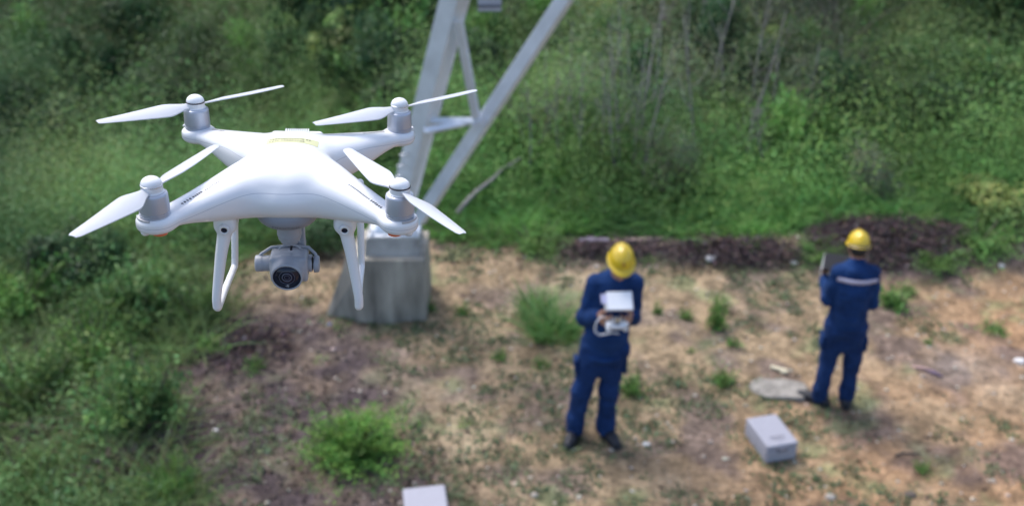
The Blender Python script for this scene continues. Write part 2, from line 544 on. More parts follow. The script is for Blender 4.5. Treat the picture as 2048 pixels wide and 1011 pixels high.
class Geo:
    def __init__(s): s.V = []; s.F = []; s.T = []; s.n = 0
    def add(s, V, F, T):
        s.V.append(V); s.F.append(F + s.n); s.T.append(T); s.n += len(V)
    def mesh(s, name): return mesh_np(name, np.concatenate(s.V), np.concatenate(s.F), np.concatenate(s.T))

def vary(base, n, amt=.25, hue=.12):
    b = np.asarray(base, float)
    b = np.tile(b, (n, 1)) if b.ndim == 1 else b
    return np.clip(b * rng.uniform(1 - amt, 1 + amt, (n, 1)) * (1 + rng.normal(size=(n, 3)) * hue * [1, .4, .8]), .003, .9)

def clump_points(n, rx, rz, nsub, seed_r=.42):
    """points spread through irregular sub-clumps of a crown; returns offsets, outward dirs, clump index"""
    a = rng.uniform(0, 2 * np.pi, nsub); u = rng.uniform(0.0, 1, nsub) ** .6
    zc = rng.uniform(.15, .95, nsub)
    wv = np.sqrt(np.clip(1 - (zc - .25) ** 2 / .75, .1, 1))
    sc = np.stack([np.cos(a) * u * rx * .75 * wv, np.sin(a) * u * rx * .75 * wv, zc * rz * .85], 1)
    sr = rng.uniform(.6, 1.2, nsub) * seed_r * rx
    k = rng.integers(0, nsub, n)
    d = unit(rng.normal(size=(n, 3)))
    r = rng.uniform(.35, 1, n) ** .5
    P = sc[k] + d * (sr[k] * r)[:, None] * [1, 1, .75]
    return P, unit(d + unit(sc[k] + [0, 0, .1]) * .8), k

def bush_mesh(name, rx, rz, n, leaf, col, nsub=14, aspect=.45, wisps=0):
    g = Geo()
    P, D, k = clump_points(n, rx, rz, nsub)
    ok = P[:, 2] > -.02; P, D, k = P[ok], D[ok], k[ok]
    ct = rng.uniform(.55, 1.5, nsub); yt = rng.uniform(-.12, .35, nsub)
    T = np.tile(np.asarray(col, float), (len(P), 1)) * ct[k][:, None]
    T[:, 0] *= 1 + yt[k]
    T = vary(T, len(P), .28, .1)
    g.add(*leaf_geo(P, D, leaf, T, aspect))
    if wisps:
        a = rng.uniform(0, 2 * np.pi, wisps); el = rng.uniform(.7, 1.35, wisps)
        d = np.stack([np.cos(a) * np.cos(el), np.sin(a) * np.cos(el), np.sin(el)], 1)
        B = np.stack([np.cos(a) * rx * .2, np.sin(a) * rx * .2, np.zeros(wisps)], 1)
        L_ = rng.uniform(.8, 1.35, wisps) * rz
        for j in range(10):
            t = .35 + .07 * j
            c = B + d * (L_ * t)[:, None]
            g.add(*leaf_geo(c + rng.normal(size=(wisps, 3)) * leaf * .5, d, leaf * .9, vary(np.array(col) * 1.35, wisps), aspect))
    me = g.mesh(name); me.materials.append(M_LEAF)
    return me

def stems_mesh(name, rx, rz, n, r=.008):
    mb = MB()
    for i in range(n):
        a = random.uniform(0, 6.28); u = random.uniform(.3, .8)
        p = [(0, 0, -.05)]
        for j in range(1, 4):
            t = j / 3; p.append((math.cos(a) * rx * u * t + random.uniform(-.03, .03) * rx, math.sin(a) * rx * u * t, rz * (.75 * t + random.uniform(-.03, .03))))
        mb.tube(p, [r, r * .8, r * .6, r * .3], 5)
    me = bpy.data.meshes.new(name); me.from_pydata(mb.v, [], mb.f); me.materials.append(M_BARK)
    return me

_cache = {}
def shrub(label, x, y, r, hgt, kind='mid', group=None, name='shrub', cat='shrub', sink=.05, rz=None):
    """a shrub thing: foliage + stems; meshes shared between shrubs of a kind"""
    key = (kind, int(rng.integers(0, 3)))
    if key not in _cache:
        if kind in SPRIGS:
            n, per, leaf, col, e0, e1, bend, asp = SPRIGS[kind]
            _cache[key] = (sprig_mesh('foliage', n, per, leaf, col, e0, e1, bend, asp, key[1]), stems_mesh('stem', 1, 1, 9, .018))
        else:
            col, n, leaf, nsub, asp, wi = KINDS[kind]
            _cache[key] = (bush_mesh('foliage', 1, 1, n, leaf, col, nsub, asp, wi), stems_mesh('stem', 1, 1, 7, .02))
    fm, sm = _cache[key]
    t = thing(name, label, cat, (x, y, h1(x, y) - sink), (0, 0, float(rng.uniform(0, 6.28)) if rz is None else rz), group)
    for nm, me in (('foliage', fm), ('stem', sm)):
        o = bpy.data.objects.new(nm, me); COL.objects.link(o); o.parent = t
    t.scale = (r, r, hgt)
    return t

G_MID = (.105, .205, .066); G_DARK = (.056, .122, .048); G_BRIGHT = (.155, .32, .085); G_YEL = (.22, .34, .105); G_GREY = (.18, .23, .145)
def sprig_mesh(name, n, per, leaf, col, el0, el1, bend, aspect=.35, seed=0):
    """leafy sprigs fanning out of one base, of uneven length, arching over; unit radius and height"""
    g = Geo()
    a = rng.uniform(0, 2 * np.pi, n); el = el0 + (el1 - el0) * rng.uniform(0, 1, n) ** .8
    d = np.stack([np.cos(a) * np.cos(el), np.sin(a) * np.cos(el), np.sin(el)], 1)
    L_ = rng.uniform(.55, 1.15, n) * (.62 + .75 * vnoise(d * 1.9 + seed * 5.1, 1., 3 + seed))
    out = unit(np.stack([np.cos(a), np.sin(a), 0 * a], 1))
    side = unit(np.cross(d, [0, 0, 1.]) + rng.normal(size=(n, 3)) * .4)
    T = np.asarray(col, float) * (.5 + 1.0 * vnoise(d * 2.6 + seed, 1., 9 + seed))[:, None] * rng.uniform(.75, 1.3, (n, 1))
    T = T * (1 + np.stack([rng.uniform(-.15, .3, n), 0 * a, 0 * a], 1))
    B = out * rng.uniform(0, .12, (n, 1))
    for j in range(per):
        t = .22 + .78 * (j + rng.uniform(-.3, .3, n)) / per
        c = B + d * (L_ * t)[:, None] + (out * .55 - np.array([0, 0, .6])) * (bend * L_ * t * t)[:, None]
        sg = 1 if j % 2 else -1
        ld = unit(d * .6 + side * sg * .9 + rng.normal(size=(n, 3)) * .35)
        c2 = c + ld * leaf * .5 + rng.normal(size=(n, 3)) * leaf * .3
        tip = 1.25 - .6 * t
        s_ = unit(np.cross(ld, rng.normal(size=(n, 3)) * .5 + [0, 0, 1.]) )
        sz = (leaf * tip * rng.uniform(.7, 1.3, n))[:, None]
        V = np.stack([c2 - ld * sz * .5, c2 + s_ * sz * aspect * .5, c2 + ld * sz * .5 - [0, 0, leaf * .06], c2 - s_ * sz * aspect * .5], 1)
        V[:, :, 2] = np.maximum(V[:, :, 2], .0)
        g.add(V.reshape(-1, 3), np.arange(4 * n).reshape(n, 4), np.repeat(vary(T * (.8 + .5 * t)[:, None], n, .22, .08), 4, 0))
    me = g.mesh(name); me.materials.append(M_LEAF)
    return me

SPRIGS = {   # n, per, leaf, colour, el0, el1, bend, aspect
    'fern': (150, 22, .13, (.115, .24, .060), .15, 1.35, .45, .32),
    'feather': (170, 22, .12, (.10, .19, .055), .35, 1.45, .38, .28),
    'fine': (360, 26, .085, (.12, .26, .050), .05, 1.5, .22, .42),
    'weed': (38, 10, .26, (.13, .26, .065), .2, 1.4, .3, .38),
    'mid': (190, 20, .15, G_MID, .1, 1.5, .28, .45),
    'bright': (190, 20, .14, G_BRIGHT, .1, 1.5, .30, .42),
}
KINDS = {
    'mid': (G_MID, 2600, .13, 16, .45, 12),
    'dark': (G_DARK, 5200, .085, 16, .5, 6),
    'bright': (G_BRIGHT, 2400, .12, 14, .45, 20),
    'yellow': (G_YEL, 4600, .080, 14, .45, 16),
    'grey': (G_GREY, 3600, .070, 14, .3, 30),
    'fine': ((.11, .23, .035), 7500, .075, 22, .38, 60),
    'weed': ((.10, .20, .045), 420, .26, 8, .4, 14),
}

# ---------------------------------------------------------------- hillside cover (uncountable): scrub, grass, weeds, debris
def zone_colour(x, y):
    P = np.stack([x, y], 1); a = x / np.maximum(y, 1)
    n1 = fbm(P, .35, 101, 3); n2 = fbm(P, .9, 111, 3)
    c = np.tile(np.array(G_MID), (len(x), 1))
    c = mix(c, np.array(G_DARK), sstep(.48, .62, n1))
    c = mix(c, np.array(G_YEL) * .8, sstep(.52, .68, n2) * .8)
    dull = sstep(.0, .1, a) * (1 - sstep(.28, .42, a)) * sstep(11, 12, y) * (1 - sstep(17, 20, y))
    c = mix(c, np.array(G_GREY) * .85, dull * .65)
    c = mix(c, np.array(G_YEL), sstep(15, 18, y) * (1 - sstep(21, 24, y)) * sstep(-.2, -.05, a) * (1 - sstep(.15, .3, a)) * .7)  # sunlit band across the upper middle slope, painted into the leaf colour
    c = mix(c, np.array(G_DARK) * .9, sstep(.40, .52, a) * sstep(12, 15, y) * .6)
    c = mix(c, np.array(G_DARK) * .9, (1 - sstep(-.5, -.30, a)) * sstep(15, 20, y) * .45)  # shade on the far left slope, painted in as darker leaves
    c = mix(c, np.array(G_BRIGHT) * .85, (1 - sstep(10.8, 12.2, y)) * sstep(-.25, -.1, a) * .75)
    return c

def scatter(n, y0, y1, spread=.62, power=1.0):
    y = y0 + (y1 - y0) * rng.uniform(0, 1, n) ** power
    x = rng.uniform(-1, 1, n) * (y * spread + 1)
    return x, y

def build_scrub(name, label, n_clump, y0, y1, per, leaf, rmin, rmax, hfac, power, spread=.62, emin=.35, keep=None):
    x, y = scatter(n_clump, y0, y1, spread, power)
    m = edge_dist(x, y) > emin
    if keep is not None: m &= keep(x, y)
    x, y = x[m], y[m]
    z = height(x, y); n = len(x)
    dn = sstep(.3, .62, fbm(np.stack([x, y], 1), .8, 131, 3))
    r = rng.uniform(rmin, rmax, n) * (.6 + .9 * dn)
    hh = r * rng.uniform(.6, 1.3, n) * hfac * (.6 + .9 * dn)
    col = zone_colour(x, y) * rng.uniform(.55, 1.55, (n, 1)) * (.5 + 1.05 * sstep(.35, .65, fbm(np.stack([x, y], 1), .75, 171, 2)))[:, None]; col[:, 0] *= rng.uniform(.85, 1.35, n)
    k = np.repeat(np.arange(n), per)
    d = unit(rng.normal(size=(len(k), 3)) + [0, 0, .35]); d[:, 2] = np.abs(d[:, 2])
    rr = rng.uniform(.45, 1.05, len(k))
    lump = .75 + .5 * vnoise(d * 2.2 + k[:, None] * 7.3, 1., 7)
    P = np.stack([x[k], y[k], z[k] - .05], 1) + d * (rr * lump)[:, None] * np.stack([r[k], r[k], hh[k]], 1)
    g = Geo()
    g.add(*leaf_geo(P, d, leaf, vary(col[k], len(k), .14, .06), .36))
    o = link(name, g.mesh(name), M_LEAF, smooth=False)
    return props(o, label, 'undergrowth', kind='stuff')

build_scrub('hillside_scrub', 'dense mixed green scrub covering the near hillside behind the clearing', 2500, 9.6, 19, 560, .040, .18, .75, 1.2, 1.15)
build_scrub('far_scrub', 'distant dark green scrub covering the upper hillside and valley side', 3400, 17, 50, 230, .075, .5, 1.2, 1.0, 1.6, .66)
build_scrub('side_undergrowth', 'tangled green undergrowth left of the dirt clearing', 620, 4.2, 11, 220, .05, .12, .34, 1.0, 1.0, .62, .15, lambda x, y: (x < -1.8))

# tall grass and fern blades on the bank
def build_blades(name, label, n_tuft, y0, y1, per, length, width, keep, colf, lean=.45, cat='grass', emin=-.1, power=1.0):
    x, y = scatter(n_tuft, y0, y1, .62, power)
    m = (edge_dist(x, y) > emin) & keep(x, y)
    x, y = x[m], y[m]; n = len(x); z = height(x, y)
    L_ = length * rng.uniform(.5, 1.4, n)
    col = colf(x, y) * rng.uniform(.65, 1.4, (n, 1))
    k = np.repeat(np.arange(n), per)
    B = np.stack([x[k], y[k], z[k] - .03], 1) + rng.normal(size=(len(k), 3)) * [.06, .06, 0]
    d = unit(rng.normal(size=(len(k), 3)) * [lean, lean, 0] + [0, 0, 1])
    g = Geo(); g.add(*blade_geo(B, d, L_[k], width, vary(col[k], len(k)), .5))
    return props(link(name, g.mesh(name), M_LEAF, smooth=False), label, cat, kind='stuff')

build_blades('bank_grass', 'bright green fern and grass covering the low bank at the edge of the dirt', 4600, 9.3, 13.4, 24, .34, .020,
             lambda x, y: (x > -3.2), lambda x, y: mix(np.tile(np.array(G_BRIGHT), (len(x), 1)) * 1.15, np.array(G_MID), sstep(.5, .7, fbm(np.stack([x, y], 1), 1., 5, 3))), .6)
build_blades('tall_hill_grass', 'tall pale green grass standing among the scrub on the slope', 3200, 10.8, 21, 18, .60, .020,
             lambda x, y: (x / y > -.12) & (x / y < .48), lambda x, y: np.tile(np.array((.15, .22, .10)), (len(x), 1)), .28)
build_blades('dry_stalks', 'dense grey brown dead stalks standing in the scrub on the slope', 3200, 11.2, 19.5, 9, .95, .016,
             lambda x, y: (x / y > -.02) & (x / y < .36) & (fbm(np.stack([x, y], 1), .55, 141, 3) > .46), lambda x, y: np.tile(np.array((.20, .17, .17)), (len(x), 1)), .16, 'dry stalks')
build_blades('side_grass', 'long green grass arching out of the undergrowth left of the dirt', 2600, 4.2, 11.5, 24, .48, .013,
             lambda x, y: (x < -1.9), lambda x, y: mix(np.tile(np.array((.17, .26, .09)), (len(x), 1)), np.array([.20, .19, .12]), sstep(.55, .7, fbm(np.stack([x, y], 1), 1.2, 181, 3))), .7, emin=-.15)

build_blades('slope_grass', 'grass and herbs growing through the scrub over the whole slope', 3000, 10.2, 26, 16, .36, .024,
             lambda x, y: (x > -30), lambda x, y: zone_colour(x, y) * 1.25, .55)

# low weeds in the clearing
def build_weeds():
    n = 10500
    x = rng.uniform(-3.2, 6.5, n); y = rng.uniform(4.0, 9.6, n)
    d = fbm(np.stack([x, y], 1), 2.0, 151, 4)
    m = (d > .515 + .07 * sstep(2.0, 4.5, x + (6.3 - y))) & (edge_dist(x, y) < .2)
    x, y = x[m], y[m]; n = len(x); per = 9
    k = np.repeat(np.arange(n), per)
    s = rng.uniform(.3, 1.0, n)
    B = np.stack([x[k], y[k], height(x, y)[k]], 1) + rng.normal(size=(len(k), 3)) * [.05, .05, .004] * s[k][:, None] + [0, 0, .012]
    col = np.array((.115, .155, .075)) * rng.uniform(.6, 1.5, (n, 1))
    g = Geo(); g.add(*leaf_geo(B, np.tile([0, 0, .5], (len(k), 1)), .045 * s[k], vary(col[k], len(k)), .5, 0, .9))
    props(link('ground_weeds', g.mesh('ground_weeds'), M_LEAF, smooth=False), 'thin green weeds creeping over the dirt clearing', 'weeds', kind='stuff')
build_weeds()

def build_debris():
    g = Geo()
    n = 16000
    x = rng.uniform(-3.4, 6.5, n); y = rng.uniform(4.0, 10.2, n)
    lm = sstep(.9, -.7, x + .55 * (y - 6.5) + 1.1) * .9 + .05 + sstep(8.9, 9.4, y) * .8
    m = rng.uniform(0, 1, n) < lm
    x, y = x[m], y[m]; n = len(x)
    B = np.stack([x, y, height(x, y) + .012], 1)
    col = np.where(rng.uniform(0, 1, (n, 1)) < .3, np.array([[.30, .24, .17]]), np.array([[.10, .075, .065]]))
    g.add(*leaf_geo(B, rng.normal(size=(n, 3)) * [1, 1, .15], .055, vary(col, n, .4), .35, 0, .15))
    props(link('dry_litter', g.mesh('dry_litter'), M_DRY, smooth=False), 'brown dead leaves and twigs strewn over the dirt', 'leaf litter', kind='stuff')
build_debris()

def rock_mesh(name, s, seed, mat, flat=.6):
    import bmesh
    bm = bmesh.new(); bmesh.ops.create_icosphere(bm, subdivisions=3, radius=1)
    V = np.array([v.co[:] for v in bm.verts])
    d = 1 + (fbm(V, 1.1, seed, 3) - .5) * .9
    for v, q in zip(bm.verts, d): v.co = Vector((v.co.x * q * s, v.co.y * q * s * .8, v.co.z * q * s * flat))
    me = bpy.data.meshes.new(name); bm.to_mesh(me); bm.free(); me.materials.append(mat)
    return me

# pebbles: one sheet of tiny stones
def build_pebbles():
    base = np.array([[0, 0, .6], [1, 0, 0], [.3, .9, 0], [-.8, .6, 0], [-.8, -.6, 0], [.3, -.9, 0], [0, 0, -.5]])
    Fb = np.array([[0, 1, 2], [0, 2, 3], [0, 3, 4], [0, 4, 5], [0, 5, 1], [6, 2, 1], [6, 3, 2], [6, 4, 3], [6, 5, 4], [6, 1, 5]])
    n = 2600
    x = rng.uniform(-2.8, 6.5, n); y = rng.uniform(4.0, 9.6, n)
    s = .006 + .02 * rng.uniform(0, 1, n) ** 4
    V = base[None] * s[:, None, None] * rng.uniform(.7, 1.3, (n, 7, 1)) + np.stack([x, y, height(x, y)], 1)[:, None]
    F = (Fb[None] + (np.arange(n) * 7)[:, None, None]).reshape(-1, 3)
    T = np.repeat(vary((.48, .43, .36), n, .3, .05), 7, 0)
    props(link('pebbles', mesh_np('pebbles', V.reshape(-1, 3), F, T), M_DRY, smooth=False), 'small pale pebbles scattered on the dirt', 'pebbles', kind='stuff')
build_pebbles()

# ---------------------------------------------------------------- shrubs one can tell apart
def bush_at(label, px, py, r, hgt, kind, group=None, name='shrub', cat='shrub'):
    p = at(px, py)
    return shrub(label, p.x, p.y, r, hgt, kind, group, name, cat)

bush_at('leafy bright green shrub alone on the brown dirt below the drone', 705, 905, .47, .56, 'fine')
for a in [
    ('dark green shrub in the bottom left corner undergrowth', 60, 1000, .42, .5, 'feather'),
    ('bright ferny shrub sprouting left of the dark twig litter at bottom left', 345, 990, .28, .5, 'fern'),
    ('broad green shrub at the left frame edge below mid height', 60, 820, .62, .8, 'feather'),
    ('rounded dark shrub overhanging the brown litter on the left', 290, 850, .46, .8, 'mid'),
    ('pale yellow green shrub with drooping fronds in the left undergrowth', 190, 740, .5, .75, 'fern'),
    ('bright green shrub at left frame edge level with the camera gimbal', 40, 620, .6, .8, 'fern'),
    ('shrub directly below the left front motor of the drone', 300, 640, .55, .75, 'mid'),
    ('small bright shrub touching the left landing leg foot', 400, 640, .34, .5, 'feather'),
    ('dark low shrub under the left front motor, above the bright shrub', 170, 560, .6, .7, 'dark'),
    ('grey green grassy shrub left of the drone front arm', 100, 480, .6, .6, 'feather'),
    ('shrub behind the left landing leg of the drone', 420, 500, .42, .5, 'mid'),
    ('dark shrub hidden behind the concrete footing left side', 640, 500, .4, .45, 'dark'),
    ('dark round bush on the left slope below the left rear propeller', 130, 300, .8, .9, 'dark'),
    ('dark round bush at the left edge beyond the left rear propeller', 40, 270, .8, 1.1, 'dark'),
    ('dark small tree shaped bush high on the left slope', 290, 75, .9, 1.3, 'dark'),
    ('rounded mid green bush between the two rear propellers', 600, 190, .6, .9, 'mid'),
    ('yellow green bush crowning the ridge left of the steel leg', 740, 110, .9, .8, 'yellow'),
    ('dark tall bush at the top of the frame left of the steel leg', 650, 60, 1.1, 1.7, 'dark'),
    ('darkest bush at the top of the frame touching the steel leg', 790, 50, 1.1, 1.8, 'dark'),
    ('bright green bush between the two steel braces low down', 905, 370, .42, .55, 'bright'),
    ('bright green bush right of the diagonal brace', 1010, 300, .5, .6, 'bright'),
    ('yellow green bush at the top edge right of the diagonal brace', 1180, 60, .9, .8, 'yellow'),
    ('pale green grassy bush at the top edge above the dead stalks', 1270, 50, .8, .8, 'yellow'),
    ('round yellowish bush high on the hillside right of centre', 1510, 130, .6, .8, 'yellow'),
    ('pale green bush beside the round yellowish bush', 1600, 130, .6, .7, 'grey'),
    ('dark bush right of the leaning bare sapling near the top', 1440, 60, .6, .9, 'dark'),
    ('dark bush in the hollow under the round yellowish bush', 1460, 140, .5, .6, 'dark'),
    ('rounded grey green bush in the middle of the right slope', 1560, 250, .6, .9, 'grey'),
    ('dark green bush left of the upper right bare twigs', 1650, 240, .6, .9, 'dark'),
    ('dark bush at the right side of the slope above the second worker', 1830, 280, .9, .9, 'dark'),
    ('mid green bush above the dark bush on the right slope', 1780, 160, .8, .9, 'mid'),
    ('dark green bush in the top right corner', 1980, 60, 1.0, 1.2, 'dark'),
    ('olive bush at the right edge half way up the slope', 1990, 200, .9, .9, 'mid'),
    ('green bush at the right frame edge above the dirt', 2010, 430, .7, .5, 'yellow'),
    ('leafy bright sapling bush behind the two workers midway', 1640, 320, .3, .8, 'bright'),
    ('pale reed like clump standing at the foot of the slope in the middle', 1330, 380, .45, .8, 'grey'),
    ('pale reed like clump above and left of the second worker', 1740, 400, .5, .8, 'grey'),
    ('low bright fern right of the concrete footing', 900, 470, .42, .30, 'fern'),
    ('low bright fern at the dirt edge up left of the first worker', 1075, 490, .42, .34, 'fern'),
    ('low bright fern at the dirt edge just right of the footing fern', 985, 485, .34, .28, 'fern'),
    ('bright green fern growing on the dark berm left of the second worker', 1640, 505, .34, .22, 'fern'),
    ('bright green fern on the dark berm right of the second worker', 1870, 520, .36, .22, 'fern'),
    ('wide bright fern spilling over the right end of the dark berm', 1960, 480, .5, .3, 'fern'),
]:
    bush_at(*a)

# further bushes of the hillside thicket that nothing tells apart
for i in range(16):
    bush_at('dark rounded bush among the scrub of the hillside', random.uniform(80, 2000), random.uniform(40, 260), random.uniform(.35, .7), random.uniform(.7, 1.2), 'dark', 'dark bushes scattered over the hillside')
for i in range(18):
    bush_at('leafy mid green bush rising above the hillside scrub', random.uniform(60, 2020), random.uniform(60, 350), random.uniform(.35, .65), random.uniform(.7, 1.15), random.choice(['mid', 'bright']), 'green bushes scattered over the hillside')

# grass clump left of the first worker
def grass_clump(label, px, py, rad, L_, n, col, wdt=.012, lean=.35):
    p = at(px, py)
    a = rng.uniform(0, 6.28, n); u = rad * rng.uniform(0, 1, n) ** .5
    B = np.stack([np.cos(a) * u, np.sin(a) * u, np.zeros(n) - .03], 1)
    d = unit(B * [2.2, 2.2, 0] / rad * lean * .5 + rng.normal(size=(n, 3)) * [lean * .5, lean * .5, 0] + [0, 0, 1])
    g = Geo(); g.add(*blade_geo(B, d, L_, wdt, vary(col, n, .35), .55, 4))
    o = link('grass_clump', g.mesh('grass_clump'), M_LEAF, smooth=False, loc=p)
    return props(o, label, 'grass clump')
grass_clump('tall bright green grass clump left of the first worker', 1105, 668, .20, .46, 420, (.15, .29, .09), .014, .42)
grass_clump('smaller grass clump just up left of the tall clump', 1068, 620, .13, .34, 160, (.15, .28, .08))

for lb, px, py, r, hh in [
    ('small weed below the first worker\'s right elbow, near his legs', 1262, 785, .13, .24),
    ('taller forked weed between the two workers', 1432, 655, .11, .34),
    ('small weed above the forked weed between the workers', 1440, 620, .10, .22),
    ('tiny weed below right of the forked weed', 1463, 690, .09, .13),
    ('weed left of the forked weed', 1370, 640, .09, .16),
    ('weed right of the first worker at chest height', 1315, 628, .06, .18),
    ('weed at the upper left corner of the stone slab', 1447, 770, .12, .20),
    ('weed beside the second worker\'s right elbow', 1782, 612, .20, .28),
    ('weed at the right, behind the second worker', 1815, 590, .12, .16),
    ('low weed at the far right of the dirt', 1990, 665, .16, .14),
    ('weed near the bottom right of the dirt', 1842, 945, .08, .14),
    ('small weed left of the second worker at knee height', 1385, 705, .05, .1),
    ('bright weed left of the tall grass clump', 1050, 640, .09, .14),
    ('bright weed under the tall grass clump', 1085, 735, .10, .14),
    ('weed right of the concrete footing base', 858, 618, .08, .16),
    ('weed in the dirt right of the footing', 925, 628, .08, .14),
    ('bright weed in the dirt centre left of the grass clump', 1000, 718, .10, .14),
    ('weed at the drone right landing leg foot, in the dirt', 690, 650, .12, .08),
    ('bright weed on the brown litter, below the camera', 515, 735, .12, .14),
    ('small bright weed on the brown litter left of the footing', 640, 720, .10, .08),
    ('weed with reddish stem beside the left undergrowth', 418, 700, .16, .26),
    ('tiny weed in the middle of the dirt', 930, 850, .08, .10),
    ('weed beside the bottom edge foam case', 790, 905, .10, .12),
    ('fern sprig growing through the dark heap above the stones between the workers', 1500, 500, .14, .16),
    ('bright sprig on the berm above the white wrapper', 1400, 492, .12, .14),
    ('sprig growing on the top of the dark berm right of the second worker\'s head', 1800, 470, .15, .14),
    ('sprig at the left end of the berm, above the first worker\'s left shoulder', 1300, 520, .09, .10),
    ('weed at right middle near the tan track', 1855, 690, .06, .12),
]:
    bush_at(lb, px, py, r * 1.3, hh * 1.15, 'weed', None, 'weed', 'weed')

# bare saplings / dead stems on the slope
def bare_stem(label, px, py, L_, lean, group=None, r=.016, col=None):
    p = at(px, py)
    mb = MB(); pts = []; a = random.uniform(0, 6.28)
    for i in range(7):
        t = i / 6
        pts.append((lean * L_ * t + .05 * math.sin(3 * t + a), .05 * math.sin(2.3 * t + a), L_ * t - .05))
    mb.tube(pts, [r * (1 - .75 * i / 6) for i in range(7)], 6)
    o = mb.build('trunk', M_WOODY, None, True)
    t_ = thing('bare_sapling', label, 'sapling', p, group=group); o.parent = t_
    for k in range(5 if group else 9):
        mb = MB(); t = random.uniform(.3, .95); b = random.uniform(0, 6.28); q = Vector(pts[int(t * 6)])
        l2 = L_ * random.uniform(.12, .28) * (1.1 - t)+.08
        mb.tube([q, q + Vector((math.cos(b) * l2 * .5, math.sin(b) * l2 * .5, l2 * .5)), q + Vector((math.cos(b) * l2 * .8, math.sin(b) * l2 * .8, l2 * 1.2))], [r * .35, r * .25, r * .12], 4)
        mb.build('branch', M_WOODY, t_, True)
for lb, px, py, L_, ln in [
    ('long pale bare sapling leaning right near the top centre', 1372, 165, 2.1, .18),
    ('straight bare sapling reaching the top left of the leaning one', 1240, 240, 2.2, -.03),
    ('bare sapling standing right of the diagonal steel brace', 1110, 330, 1.2, .05),
    ('pale bare twig left of the rounded grey green bush', 1285, 250, 1.0, -.12),
    ('bare twig right of the rounded grey green bush', 1670, 235, 1.1, -.1),
    ('thin bare twig beside the dark bush on the right slope', 1700, 300, .9, .08),
    ('dark bare twig above the pale reed clump', 1490, 330, 1.0, .12),
    ('forked dark twig left of the two dark hollow bushes', 1530, 350, .9, -.18)]:
    bare_stem(lb, px, py, L_, ln)
for i in range(22):
    a = random.choice([(1040, 1330, 250, 380), (1180, 1640, 200, 340)])
    bare_stem('thin grey bare stem in the thicket on the slope right of the steel braces', random.uniform(a[0], a[1]), random.uniform(a[2], a[3]), random.uniform(1.1, 2.1), random.uniform(-.12, .12), 'bare stems in the thicket', .015)

# dead branch arching out of the undergrowth right of the footing
mb = MB(); p0 = at(915, 462); p1 = at(1040, 372)
pts = []
for i in range(9):
    t = i / 8; q = p0.lerp(p1, t)
    pts.append((q.x + .05 * math.sin(t * 5), q.y, q.z + .22 + .16 * math.sin(t * 3.1) + .03 * math.sin(t * 9)))
mb.tube(pts, [.028 - .002 * i for i in range(9)], 7)
mb.tube([pts[6], (pts[6][0] + .22, pts[6][1] + .05, pts[6][2] + .12)], [.014, .006], 5)
props(mb.build('dead_branch', M_WOODY, None, True), 'pale curved dead branch lying over the undergrowth right of the steel brace', 'branch')

# heaps of dead brush on the berm
def brush_pile(label, x, y, rx, ry, hh, n):
    g = Geo()
    a = rng.uniform(0, 6.28, n); u = rng.uniform(0, 1, n) ** .6
    ox, oy = np.cos(a) * u * rx, np.sin(a) * u * ry
    z = height(x + ox, y + oy) - h1(x, y) + hh * (1 - u ** 2) * rng.uniform(.1, 1, n)
    B = np.stack([ox, oy, z], 1)
    d = unit(rng.normal(size=(n, 3)) * [1, .7, .35])
    g.add(*blade_geo(B, d, .22, .012, vary((.105, .078, .078), n, .5), .25, 2))
    g.add(*leaf_geo(B + rng.normal(size=(n, 3)) * .03, d, .05, vary((.14, .10, .10), n, .5), .5))
    o = link('brush_pile', g.mesh('brush_pile'), M_DRY, smooth=False, loc=(x, y, h1(x, y)))
    return props(o, label, 'brush pile')
q = at(1480, 505); brush_pile('low dark heap of dead brush between the two workers', q.x, q.y, .85, .20, .10, 900)
q = at(1790, 495); brush_pile('larger dark purple brown heap of dead brush behind the second worker', q.x, q.y + .1, .95, .42, .16, 1300)
q = at(1215, 505); brush_pile('thin strip of dead brush behind the first worker', q.x, q.y, .6, .12, .05, 600)
q = at(480, 690); brush_pile('dark reddish brown dead brush lying below the left landing leg', q.x, q.y, .5, .45, .06, 650)
q = at(330, 900); brush_pile('dark twiggy dead brush at the foot of the left undergrowth', q.x, q.y, .25, .5, .10, 600)

for lb, px, py, a_, b_ in (('brown dead twigs showing between the green shrubs under the left front motor', 255, 545, .35, .3), ('brown dead twigs between shrubs at middle left, below the drone', 180, 690, .35, .3),
                           ('dead brown twigs near the bottom left corner', 60, 900, .4, .3), ('dead brown twigs behind the bottom ferny shrub', 240, 940, .4, .25)):
    q = at(px, py); brush_pile(lb, q.x, q.y, a_, b_, .16, 500)

# ---------------------------------------------------------------- stones, slab, litter
def rock(label, px, py, s, mat=M_STONE, name='stone', cat='stone', flat=.5, rz=0):
    p = at(px, py)
    o = link(name, rock_mesh(name, s, int(px) % 97, mat, flat), None, loc=(p.x, p.y, p.z + s * flat * .25), rot=(0, 0, rz))
    return props(o, label, cat)
rock('white crumpled wrapper on the back edge of the dirt between the workers', 1421, 521, .055, M_LITTER, 'crumpled_wrapper', 'litter', .6)
rock('small tan stone left of the white wrapper at the back edge', 1383, 518, .035, M_PALEWOOD)
rock('small pale stone further left at the back edge of the dirt', 1357, 524, .03)
rock('small pale stone right of the white wrapper', 1468, 523, .03)
rock('pale stone beside the first worker\'s helmet on the far dirt', 1193, 535, .035)
rock('small white stone near the second worker\'s tablet', 1588, 526, .032, M_LITTER)
rock('white stone at the right frame edge', 2037, 725, .05, M_LITTER)
rock('white pebble right of the first worker\'s shoes', 1292, 893, .035, M_LITTER)
rock('pale pebble near the bottom edge, right of centre', 1658, 998, .045)
rock('brown stone at the bottom right', 1820, 992, .045, M_BARK)
rock('pale stone at the far right back of the dirt', 2002, 532, .035, M_LITTER)
rock('small white pebble on the brown litter left of the leafy shrub', 432, 865, .02, M_LITTER)
